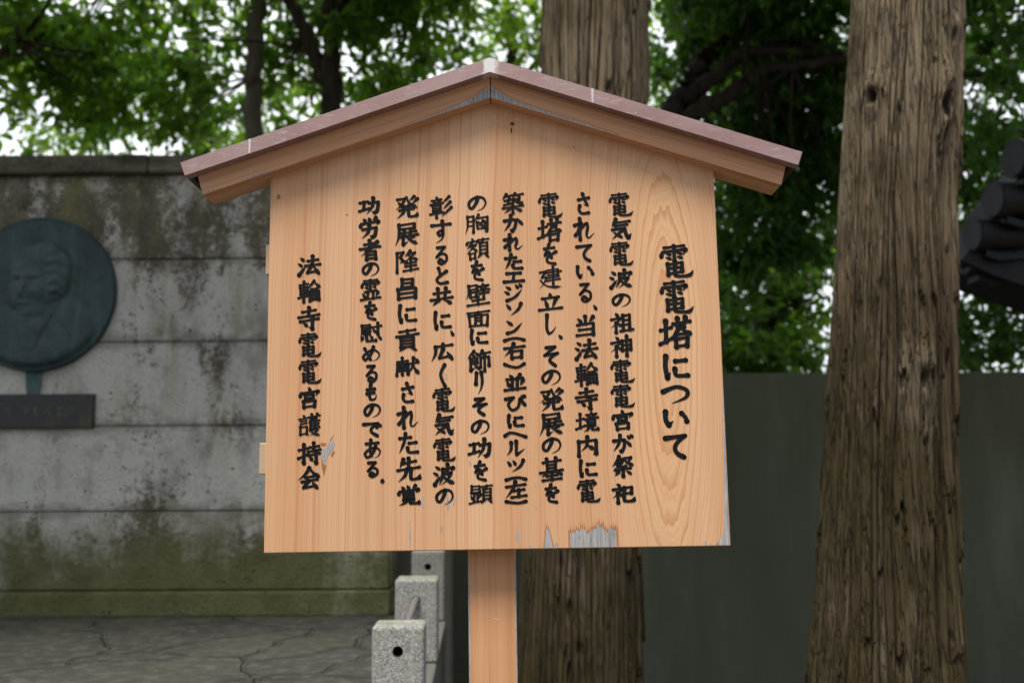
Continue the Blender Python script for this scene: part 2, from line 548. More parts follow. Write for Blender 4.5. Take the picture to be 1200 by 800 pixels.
def mat_back_wall():
    M = Mat('mossy_concrete')
    a = M.noise(1.0, 5, 0.6, M.map((2.3, 2, 0.45)))
    b = M.noise(1.0, 4, 0.6, M.map((9, 6, 1.3)))
    c = M.noise(50, 4, 0.7)
    col = M.ramp(a, [(0.3, (0.080, 0.087, 0.054)), (0.52, (0.106, 0.115, 0.078)), (0.72, (0.150, 0.158, 0.114))])
    col = M.mix(M.math('MULTIPLY', M.ramp(b, [(0.5, 0.0), (0.7, 1.0)]), 0.35), col, (0.080, 0.084, 0.052))
    col = M.mix(M.math('MULTIPLY', M.ramp(c, [(0.58, 0.0), (0.75, 1.0)]), 0.3), col, (0.19, 0.19, 0.15))
    M.bump(c, 0.3, 0.004)
    return M.done(col, 0.9, spec=0.2)


def mat_cedar():
    M = Mat('cedar_bark')
    x, y, z = M.xyz()
    a = M.noise(1.0, 4, 0.65, M.map((30, 30, 1.3)))
    b = M.noise(1.0, 5, 0.72, M.map((46, 46, 2.6)))
    c = M.noise(3.0, 5, 0.6)
    h = M.noise(1.0, 3, 0.6, M.map((9, 9, 2.2), (1, 5, 2)))
    col = M.ramp(a, [(0.3, (0.044, 0.029, 0.015)), (0.5, (0.094, 0.068, 0.038)), (0.7, (0.178, 0.140, 0.086))])
    col = M.mix(M.math('MULTIPLY', M.ramp(b, [(0.48, 0.0), (0.60, 1.0)]), 0.7), col, (0.036, 0.025, 0.015))
    col = M.mix(M.math('MULTIPLY', M.ramp(h, [(0.50, 0.0), (0.66, 1.0)]), 0.5), col, M.mix(b, (0.20, 0.17, 0.12), (0.075, 0.058, 0.036)))
    tat = M.nt.nodes.new('ShaderNodeAttribute')
    tat.attribute_name = 'strip'
    tn = tat.outputs['Fac']
    col = M.mix(M.math('MULTIPLY', M.smooth(tn, 0.55, 0.95), 0.5), col, (0.185, 0.155, 0.105))
    col = M.mix(M.math('MULTIPLY', M.smooth(tn, 0.45, 0.05), 0.5), col, (0.050, 0.035, 0.021))
    red = M.noise(1.0, 3, 0.6, M.map((24, 24, 1.0), (4, 4, 4)))
    col = M.mix(M.math('MULTIPLY', M.ramp(red, [(0.60, 0.0), (0.72, 1.0)]), 0.4), col, (0.115, 0.058, 0.034))
    pale = M.math('MULTIPLY', M.smooth(z, 1.7, 3.1), M.math('MULTIPLY_ADD', h, 0.8, 0.22))  # bark weathers greyer high up; brighter light there is painted in too
    col = M.mix(pale, col, M.mix(b, (0.33, 0.27, 0.185), (0.165, 0.128, 0.082)))
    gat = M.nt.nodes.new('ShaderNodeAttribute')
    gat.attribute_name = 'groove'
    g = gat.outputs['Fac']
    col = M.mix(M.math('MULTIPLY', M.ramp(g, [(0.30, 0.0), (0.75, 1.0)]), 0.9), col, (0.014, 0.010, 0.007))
    def fibre(sc, loc, wdt):
        n = M.noise(1.0, 2, 0.5, M.map(sc, loc))
        return M.smooth(M.math('ABSOLUTE', M.math('SUBTRACT', n, 0.5)), wdt, 0.0)
    l1, l2 = fibre((26, 26, 0.9), (2, 7, 1), 0.030), fibre((48, 48, 1.7), (8, 3, 4), 0.034)
    fray = M.ramp(M.noise(1.0, 4, 0.7, M.map((34, 34, 7))), [(0.35, 0.3), (0.6, 1.0)])
    lines = M.math('MULTIPLY', M.math('MAXIMUM', l1, M.math('MULTIPLY', l2, 0.8)), fray)
    col = M.mix(M.math('MULTIPLY', lines, 0.62), col, (0.024, 0.017, 0.010))
    edge = M.math('MULTIPLY', fibre((26, 26, 0.9), (2.03, 7.03, 1), 0.05), M.ramp(h, [(0.45, 0.0), (0.6, 0.5)]))
    col = M.mix(edge, col, (0.20, 0.168, 0.12))
    # moss, most of all on the left face, mixed with painted-in shade towards the base
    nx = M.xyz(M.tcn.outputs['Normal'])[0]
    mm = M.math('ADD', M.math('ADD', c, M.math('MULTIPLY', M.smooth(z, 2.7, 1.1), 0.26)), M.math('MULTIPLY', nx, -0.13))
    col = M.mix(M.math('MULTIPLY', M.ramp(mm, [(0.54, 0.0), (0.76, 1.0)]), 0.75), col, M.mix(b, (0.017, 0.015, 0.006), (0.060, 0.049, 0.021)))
    M.bump(M.math('SUBTRACT', M.math('ADD', b, M.math('MULTIPLY', a, 0.7)), lines), 1.0, 0.014)
    return M.done(col, 0.95, spec=0.12)


def mat_bark(name, c0, c1):
    M = Mat(name)
    a = M.noise(1.0, 5, 0.65, M.map((14, 14, 4)))
    col = M.ramp(a, [(0.32, c0), (0.68, c1)])
    M.bump(a, 0.5, 0.02)
    return M.done(col, 0.95, spec=0.15)


def mat_leaf(name, dark, light, trans, k=0.42):
    M = Mat(name)
    geo = M.nt.nodes.new('ShaderNodeNewGeometry')
    rnd = geo.outputs['Random Per Island']
    cl = M.noise(1.3, 3, 0.6)
    f = M.math('ADD', M.math('MULTIPLY', rnd, 0.6), M.math('MULTIPLY', cl, 0.5))
    col = M.ramp(f, [(0.25, dark), (0.85, light)])
    M.done(col, 0.5, spec=0.22)
    tr = M.nt.nodes.new('ShaderNodeBsdfTranslucent')
    M.put(tr.inputs['Color'], M.ramp(f, [(0.25, tuple(q * 0.7 for q in trans)), (0.85, trans)]))
    mx = M.nt.nodes.new('ShaderNodeMixShader')
    mx.inputs[0].default_value = k
    M.nt.links.new(M.bsdf.outputs[0], mx.inputs[1])
    M.nt.links.new(tr.outputs[0], mx.inputs[2])
    M.nt.links.new(mx.outputs[0], M.outn.inputs[0])
    return M.m


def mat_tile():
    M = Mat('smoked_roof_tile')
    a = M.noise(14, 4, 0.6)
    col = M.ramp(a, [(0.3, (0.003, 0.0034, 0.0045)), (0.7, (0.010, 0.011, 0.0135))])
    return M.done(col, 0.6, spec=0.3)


def mat_soil():
    M = Mat('forest_soil')
    a = M.noise(2, 5, 0.65)
    b = M.noise(40, 4, 0.7)
    col = M.ramp(a, [(0.3, (0.05, 0.04, 0.03)), (0.7, (0.13, 0.11, 0.085))])
    col = M.mix(M.math('MULTIPLY', M.ramp(b, [(0.5, 0.0), (0.7, 1.0)]), 0.4), col, (0.17, 0.14, 0.10))
    M.bump(b, 0.6, 0.02)
    return M.done(col, 0.95, spec=0.2)


ZB = 1.3651          # height of the board's lower edge in the sign's own axes

# ------------------------------------------------------------------ brush lettering
# Each glyph: strokes on a 100 x 100 grid (x right, y down).  Endings: none = pressed,
# /t taper, /h tapered hook, /l long sweep to the left, /r right-falling stroke, /d dot.
RAIN = '15,8 86,6;9,32 4,66/d;9,35 94,31 84,62/h;50,6 50,98;24,50 38,58/d;22,74 38,84/d;62,47 77,56/d;62,72 78,82/d'
ALTAR = '26,2 36,14/d;6,30 48,25 26,54 4,74/l;27,50 27,99;36,54 48,66/d'
WATER = '12,6 26,20/d;2,36 18,48/d;6,95 18,78 32,54/t'
TOPS = '20,3 29,17/d;45,0 51,14/d;80,0 66,17/l;9,24 4,42/d;9,27 94,21 84,37/h'
CAR = '6,15 46,12;11,29 12,62;12,29 43,27 41,60;12,45 42,44;12,61 42,60;1,78 50,72;27,1 27,100'
PAGE = '55,9 101,6;78,8 70,23;62,25 63,76;62,25 95,23 94,76;63,41 94,40;63,58 94,57;63,75 94,74;68,78 50,98/l;82,77 101,95/d'
EARTH = '3,37 36,31;20,6 20,78;0,84 40,68'
SWORD = '30,0 32,10/d;8,16 54,12;17,19 22,29/d;45,16 38,29;1,36 60,31;13,43 14,71;13,44 49,42 48,69;14,57 48,56;14,70 48,69'


def fit(s, x0, y0, x1, y1):
    out = []
    for st in s.split(';'):
        body, _, e = st.partition('/')
        pts = [tuple(map(float, p.split(','))) for p in body.split()]
        out.append(' '.join('%g,%g' % (x0 + p[0] * (x1 - x0) / 100, y0 + p[1] * (y1 - y0) / 100) for p in pts) + ('/' + e if e else ''))
    return ';'.join(out)


G = {
    '電': fit(RAIN, 2, -2, 90, 50) + ';25,58 25,92;25,59 71,56 70,86;26,73 70,71;26,89 70,87;48,52 46,88 56,100 92,101 106,86/h',
    '気': '30,0 12,36/l;28,17 92,13;28,33 80,29;14,50 70,46 74,76 86,96 99,76/h;58,58 12,98/l;22,66 56,90/d',
    '波': WATER + ';44,22 94,17 84,38/h;45,22 42,60 26,98/l;67,0 67,45;46,46 84,43 66,76 36,99/l;48,56 68,80 102,97/r',
    '祖': ALTAR + ';58,14 58,90;58,14 87,12 87,90;58,38 86,37;58,62 86,61;45,93 102,89',
    '神': ALTAR + ';53,23 53,72;53,23 93,20 92,70;53,45 92,44;53,69 92,67;73,0 73,101',
    '宮': '49,0 54,14/d;13,21 8,42/d;13,25 93,20 82,42/h;32,36 34,57;32,37 70,35 66,55;34,56 66,55;50,57 44,68/t;24,69 27,98;24,70 79,67 75,96;27,96 75,95',
    '祭': '34,0 22,24 2,46/l;32,15 54,12 40,38 6,64/l;28,23 36,31/d;20,35 29,43/d;58,10 90,8 76,28 58,44/l;60,18 76,36 101,50/r;34,51 66,49;16,66 86,61;52,65 52,97 41,88/h;31,74 14,92/l;68,74 86,89/d',
    '祀': ALTAR + ';56,25 90,22 88,55;56,55 88,53;56,25 56,84 65,96 96,94 102,74/h',
    '当': '50,0 50,36;17,10 32,28/d;84,5 66,30/l;14,41 86,37 85,97;20,67 84,65;10,95 85,93',
    '法': WATER + ';44,23 92,19;67,0 67,47;34,50 102,45;62,49 44,88 88,81;76,62 96,95/d',
    '輪': CAR + ';74,0 43,38/l;74,4 86,20 103,35/r;60,39 89,37;54,51 54,98;54,52 97,50 97,95 89,97/h;54,71 97,70;68,52 68,91;82,51 82,91',
    '寺': '20,17 80,13;49,0 49,37;2,40 98,34;10,60 94,54;67,43 67,99 50,88/h;27,68 41,83/d',
    '境': EARTH + ';70,0 72,12/d;48,15 94,12;57,19 62,29/d;82,16 74,31;40,36 102,31;52,43 54,72;52,44 87,42 85,71;54,57 85,56;54,71 85,70;62,72 54,88 34,101/l;74,72 74,90 80,95 100,93 101,78/h',
    '内': '11,22 11,99;11,24 90,20 89,94 76,97/h;51,0 46,46 22,74/l;53,44 76,68/r',
    '塔': EARTH + ';42,20 98,15;57,2 59,31;82,1 76,31;66,30 36,66/l;67,33 82,48 103,60/r;54,57 81,55;50,71 52,99;50,72 88,69 84,98;52,97 84,96',
    '建': '40,15 86,12 84,39;26,28 100,23;42,39 84,38;36,51 88,47;34,63 94,59;63,0 63,80;5,21 31,18 14,45 33,43 22,72 2,94/l;8,57 30,82 60,93 101,94/r',
    '立': '50,0 51,20/d;15,27 88,22;29,38 38,76/d;74,33 58,86/l;0,94 101,88',
    '発': '10,11 44,8 30,36 2,60/l;15,25 26,36/d;86,3 66,20/l;100,14 76,34/l;52,2 66,32 102,58/r;30,47 73,44;20,64 84,60;41,47 38,74 8,100/l;61,46 61,86 70,95 96,92 101,76/h',
    '展': '18,6 86,3 85,24;20,25 85,24;18,6 16,56 0,99/l;28,45 94,39;40,31 42,57;69,28 66,57;18,62 102,56;36,61 36,96 58,84/h;82,62 62,76/t;50,61 70,82 101,97/r',
    '基': '13,17 90,12;30,1 32,60;70,0 66,59;32,31 67,29;32,45 67,43;0,63 100,56;34,62 6,83/l;64,60 80,70 100,80/r;29,81 74,78;51,67 51,97;10,99 93,95',
    '築': '18,1 0,26/l;15,11 46,7;28,12 35,23/d;61,0 47,21/l;60,10 100,5;75,10 83,22/d;10,33 45,29;28,33 28,50;6,56 47,48;54,31 52,46 41,62/l;54,32 81,29 81,52 92,57 99,44/h;62,38 71,47/d;0,73 100,66;50,57 50,101;46,71 8,98/l;54,71 74,84 97,95/r',
    '右': '47,0 34,40 2,84/l;2,29 98,20;34,53 38,100;34,54 86,50 82,98;38,97 82,96',
    '並': '27,1 39,19/d;75,0 60,21/l;10,27 90,22;38,26 38,90;62,25 62,90;13,43 24,69/d;90,38 76,70/l;0,95 100,88',
    '左': '47,0 34,46 0,98/l;4,27 96,19;40,56 90,50;63,54 63,92;28,97 100,90',
    '胸': '8,8 8,60 -2,100/l;8,9 35,7 35,90 26,96/h;8,34 35,33;8,58 35,57;57,1 41,36/l;52,19 99,15 96,88 82,96/h;57,38 79,67/d;79,34 56,66/l;50,44 52,77 85,76;85,42 85,77',
    '額': '28,0 29,10/d;6,15 1,29/d;6,18 53,14 46,27/h;24,24 4,50/l;22,33 43,31 2,73/l;20,40 52,64/r;15,72 18,99;15,73 41,70 39,97;18,96 39,95;' + PAGE,
    '壁': '8,6 45,5 45,25;8,25 45,24;8,6 8,40 -2,68/l;16,37 16,62;16,38 43,36 42,60;16,61 42,60;73,0 73,9/d;54,13 98,10;64,17 69,27/d;87,14 80,27;50,34 102,29;56,48 98,44;77,33 77,68;24,78 80,74;50,63 50,95;2,99 100,94',
    '面': '2,11 100,5;50,10 42,27/t;9,29 14,98;9,30 94,26 90,98;38,29 38,86;64,28 64,86;38,47 64,46;38,65 64,64;14,96 90,94',
    '飾': '28,0 0,34/l;28,4 52,25/r;26,18 29,29/d;13,37 42,35 41,60;13,48 41,47;13,37 13,95 36,80/h;13,60 41,59;28,65 50,91/d;65,1 51,28/l;60,17 100,12;58,35 58,82;58,36 96,33 96,77 86,81/h;77,16 77,102',
    '功': '3,27 43,22;23,26 23,68;0,78 47,65;48,33 94,28 89,80 75,96 63,86/h;69,2 64,52 38,100/l',
    '顕': '8,4 8,39;8,5 45,4 45,38;8,21 45,20;8,38 45,37;20,42 20,86;34,42 34,84;5,54 14,71/d;50,50 40,69/l;-2,93 52,84;' + PAGE,
    '彰': SWORD + ';0,84 62,78;30,70 30,101;90,2 60,32/l;95,29 60,62/l;101,57 52,100/l',
    '共': '13,29 88,24;32,3 34,62;69,1 65,61;-1,67 101,58;34,71 6,100/l;62,69 97,96/r',
    '広': '52,0 53,14/d;15,21 97,15;17,21 17,60 -2,99/l;53,34 34,86 88,77;73,56 95,95/d',
    '隆': '8,8 8,101;8,9 35,6 22,30 35,49 20,57/h;65,1 43,30/l;58,15 88,11 66,34 40,52/l;56,21 74,36 103,47/r;50,53 40,68/l;47,61 92,57;44,76 92,72;68,46 68,94;36,97 102,91',
    '昌': '28,1 28,43;28,3 75,1 75,42;28,22 75,21;28,42 75,41;11,53 14,100;11,54 90,50 87,99;14,75 87,73;14,98 87,96',
    '貢': '15,9 86,5;51,8 51,27;2,31 100,25;22,39 22,83;22,40 77,38 77,82;22,54 77,53;22,68 77,67;22,82 77,81;36,84 12,101/l;62,84 89,100/d',
    '献': '4,21 51,17;27,1 27,32;5,35 2,98;5,36 52,33 52,94 43,96/h;18,43 22,53/d;39,41 34,53;13,62 45,59;15,76 43,74;28,61 28,95;55,37 100,31;75,4 70,56 46,100/l;75,46 88,76 103,98/r;87,11 96,24/d',
    '先': '28,3 12,38/l;24,21 82,15;51,0 51,44;2,50 100,43;41,49 34,76 4,100/l;61,47 61,86 70,95 99,92 103,74/h',
    '覚': TOPS + ';28,37 28,75;28,38 71,36 71,74;28,50 71,49;28,62 71,61;28,74 71,73;41,76 32,90 6,102/l;58,76 58,90 64,96 94,95 101,80/h',
    '労': TOPS + ';14,56 82,50 76,90 63,100 51,91/h;49,39 42,72 10,102/l',
    '者': '22,19 78,14;47,0 47,39;0,42 100,35;86,8 50,48 6,80/l;34,59 34,100;34,60 78,57 78,99;34,78 77,77;34,97 78,96',
    '霊': fit(RAIN, 4, 0, 96, 52) + ';22,60 80,56;37,62 37,94;63,62 63,94;13,69 24,88/d;88,66 76,88/l;2,99 100,93',
    '慰': '6,6 45,4 45,19;6,20 45,19;6,6 6,40 -2,68/l;14,31 42,28;10,43 49,39;28,42 28,63 19,58/h;18,48 11,60/l;38,48 45,57/d;54,21 102,16;85,1 85,60 74,53/h;62,32 71,46/d;9,74 0,94/l;28,70 30,92 74,95 78,80/h;48,67 57,81/d;85,67 101,88/d',
    '護': '22,0 28,9/d;3,17 45,13;10,29 38,26;10,41 38,38;9,54 9,91;9,55 39,54 39,90;9,90 39,89;49,11 100,7;62,0 64,21;88,0 82,21;60,20 45,42/l;56,32 56,67;56,33 98,30;77,20 77,63;56,44 93,42;56,54 93,52;56,66 100,63;52,75 90,72 74,90 42,102/l;58,78 76,94 103,101/r',
    '持': '3,29 43,23;25,3 25,96 12,87/h;0,70 45,52;52,21 94,17;71,0 71,37;44,42 102,35;46,60 100,54;83,43 83,100 69,91/h;54,68 63,82/d',
    '会': '50,0 32,28 -2,55/l;50,2 72,30 103,51/r;32,45 69,42;16,64 88,58;45,62 22,94 78,88;66,74 87,100/d',
    'の': '54,14 48,46 28,82 12,72 14,40 46,13 82,18 95,48 82,80 52,98/t',
    'が': '6,36 60,30 58,68 45,96 33,84/h;40,4 34,48 6,94/t;70,36 90,62/d;76,8 84,20/d;91,2 99,13/d',
    'か': '4,34 60,28 59,70 44,96 33,84/h;38,2 32,48 4,94/t;72,22 98,54/d',
    'さ': '10,30 88,20;42,1 58,30 80,58 48,52/t;20,60 14,80 36,97 86,94',
    'れ': '30,0 30,100;2,32 36,22 4,82/h;6,80 52,30 64,22 68,42 62,78 74,92 100,68/t',
    'て': '2,18 94,8 60,34 46,60 56,84 84,98',
    'い': '10,14 10,60 22,90 38,66/h;74,22 88,44 94,68',
    'る': '20,10 74,6 14,62 50,42 86,50 86,80 54,98 30,88 42,72 64,84',
    '、': '8,8 92,92/d',
    'に': '12,4 8,50 16,94 28,72/h;50,25 90,21;46,58 52,84 98,84',
    'を': '12,23 78,17;46,0 14,56 46,38 60,66;92,36 36,64 34,88 84,97',
    'し': '20,1 16,68 34,97 66,86 98,60/t',
    'そ': '22,8 80,4 10,48 98,36 56,54 44,76 78,98',
    'た': '4,26 62,19;35,1 26,48 2,98/t;54,50 92,45;46,72 54,92 99,92',
    'エ': '14,13 86,7;51,12 48,80;0,93 101,82',
    'ジ': '8,14 28,27/d;0,44 20,57/d;10,97 56,76 98,28/t;62,5 73,20/d;82,-2 93,12/d',
    'ソ': '4,12 25,45/d;95,2 76,50 28,100/l',
    'ン': '6,12 35,35/d;6,94 54,74 99,20/t',
    '(': '0,92 30,34 66,16 100,72',
    ')': '0,18 30,68 66,88 100,10',
    'び': '2,26 42,17 16,58 34,95 66,76 76,24 100,62;82,8 89,19/d;94,2 101,13/d',
    'ヘ': '0,72 32,14 101,90',
    'ル': '27,8 24,60 2,98/l;54,0 54,96 101,50/t',
    'ツ': '2,16 18,45/d;36,8 49,37/d;97,4 78,54 26,100/l',
    'り': '20,3 14,54 30,46/h;74,0 84,40 68,76 36,100/l',
    'す': '0,22 100,15;56,1 60,54 42,68 32,54 52,44 62,60 52,82 24,100/t',
    'と': '26,3 42,46;88,22 24,58 16,82 42,97 96,90',
    'く': '80,1 16,46 84,99',
    'め': '14,16 28,50 46,88;64,4 48,56 16,95 4,70 34,36 70,27 96,52 88,82 58,100/t',
    'も': '44,0 32,62 44,96 84,90 92,60/t;12,34 76,27;10,60 70,52',
    'で': '2,20 86,13 52,42 46,72 80,98;72,32 80,43/d;89,21 97,32/d',
    'あ': '14,22 84,15;42,0 37,52 46,88;70,36 52,74 22,98 8,76 36,50 72,43 97,62 86,88 60,101/t',
    'つ': '0,40 54,16 95,36 88,72 34,100/t',
    '。': '50,8 92,50 50,92 8,50 50,8',
}
KANA = set('のがかさのれている、にをしそたエジソン()びヘルツりすとくめもであつ。')


def stroke_path(pts, split_deg):
    """Catmull-Rom runs split where the brush turns sharply."""
    runs, cur = [], [pts[0]]
    for i in range(1, len(pts)):
        cur.append(pts[i])
        if i < len(pts) - 1:
            a = np.subtract(pts[i], pts[i - 1])
            b = np.subtract(pts[i + 1], pts[i])
            ang = math.degrees(math.acos(max(-1, min(1, float(a @ b) / (np.linalg.norm(a) * np.linalg.norm(b) + 1e-9)))))
            if ang > split_deg:
                runs.append(cur)
                cur = [pts[i]]
    runs.append(cur)
    out = []
    for r in runs:
        P = [np.array(q, float) for q in r]
        seg = []
        for i in range(len(P) - 1):
            p0, p1, p2, p3 = P[max(i - 1, 0)], P[i], P[i + 1], P[min(i + 2, len(P) - 1)]
            k = 9
            for j in range(k):
                t = j / k
                seg.append(0.5 * (2 * p1 + (p2 - p0) * t + (2 * p0 - 5 * p1 + 4 * p2 - p3) * t * t + (3 * p1 - p0 - 3 * p2 + p3) * t ** 3))
        seg.append(P[-1])
        out += seg if not out else seg[1:]
    return out


def brush_glyph(V, F, ch, cx, cz, w, h, hw, y, rng):
    """Append the inked outline of one character to vertex and face lists (board axes, metres)."""
    kana = ch in KANA
    ix, iz = max(w / 2 - hw * 0.8, w * 0.2), max(h / 2 - hw * 0.8, h * 0.2)
    strokes = G[ch].split(';')
    dense = len(strokes)
    base = hw * (0.62 if ch == '。' else 0.76 if ch in '建胸' else 0.88 if ch in '隆面輪' else 0.98 if ch in 'をるあめ' else 1.08 if kana else 1.12 if dense < 9 else 1.04 if dense < 13 else 0.90 if dense < 17 else 0.80)
    for si, st in enumerate(strokes):
        body, _, e = st.partition('/')
        raw = [tuple(map(float, p.split(','))) for p in body.split()]
        raw = [(a + rng.uniform(-1, 1), b + rng.uniform(-1, 1)) for a, b in raw]
        if not kana:                     # the running hand lifts its level strokes to the right
            raw = [(a, 50 + (b - 50) * 0.96 - 0.085 * (a - 50)) for a, b in raw]
        pts = [(cx + (a - 50) / 50 * ix, cz - (b - 50) / 50 * iz) for a, b in raw]
        path = stroke_path(pts, 100 if kana else 62)
        P = np.array(path)
        seg = np.linalg.norm(np.diff(P, axis=0), axis=1)
        s = np.concatenate([[0], np.cumsum(seg)])
        L = s[-1] + 1e-9
        last = np.linalg.norm(np.subtract(pts[-1], pts[-2])) / L
        n = len(P)
        rad = []
        for i in range(n):
            t = s[i] / L
            d = P[min(i + 1, n - 1)] - P[max(i - 1, 0)]
            hz = abs(d[0]) / (np.linalg.norm(d) + 1e-9)
            k = 1.04 - (0.40 if dense > 16 else 0.33) * max(0.0, (hz - 0.6) / 0.4) if not kana else 1.0 - 0.12 * hz
            prof = 0.80 + 0.30 * math.exp(-(t / 0.13) ** 2)
            if e == '':
                prof += 0.26 * math.exp(-((1 - t) / 0.13) ** 2)
            elif e == 't':
                prof *= min(1, 0.16 + (1 - t) / 0.45)
            elif e == 'l':
                prof *= min(1, 0.12 + (1 - t) / 0.62)
            elif e == 'h':
                q = max(0.0, (t - (1 - last)) / last)
                prof = (0.9 + 0.2 * math.exp(-(t / 0.12) ** 2) + 0.25 * math.exp(-((t - (1 - last)) / 0.1) ** 2)) * (1 - 0.82 * q)
            elif e == 'r':
                prof = 0.62 + 0.75 * math.exp(-((t - 0.72) / 0.22) ** 2)
                prof *= min(1, 0.1 + (1 - t) / 0.22)
            elif e == 'd':
                prof = 0.5 + 0.75 * t if t < 0.75 else 1.06 - 1.2 * (t - 0.75)
            rad.append(base * k * prof)
        yy = y - 0.00002 * si
        # entry point of the brush: a slanted head
        for i in range(n):
            r = rad[i]
            b0 = len(V)
            for q in range(10):
                a = q * math.tau / 10
                # nib slightly flattened along the 45 degree brush axis
                du, dv = math.cos(a) * r, math.sin(a) * r * 0.92
                V.append((P[i][0] + du * 0.7071 + dv * 0.7071, yy, P[i][1] - du * 0.7071 + dv * 0.7071))
            F.append(tuple(range(b0, b0 + 10)))
            if i < n - 1:
                d = P[i + 1] - P[i]
                ln = np.linalg.norm(d) + 1e-9
                nx, nz = -d[1] / ln, d[0] / ln
                b0 = len(V)
                r2 = rad[i + 1]
                V += [(P[i][0] + nx * r * 0.96, yy - 0.00001, P[i][1] + nz * r * 0.96), (P[i][0] - nx * r * 0.96, yy - 0.00001, P[i][1] - nz * r * 0.96),
                      (P[i + 1][0] - nx * r2 * 0.96, yy - 0.00001, P[i + 1][1] - nz * r2 * 0.96), (P[i + 1][0] + nx * r2 * 0.96, yy - 0.00001, P[i + 1][1] + nz * r2 * 0.96)]
                F.append((b0, b0 + 1, b0 + 2, b0 + 3))


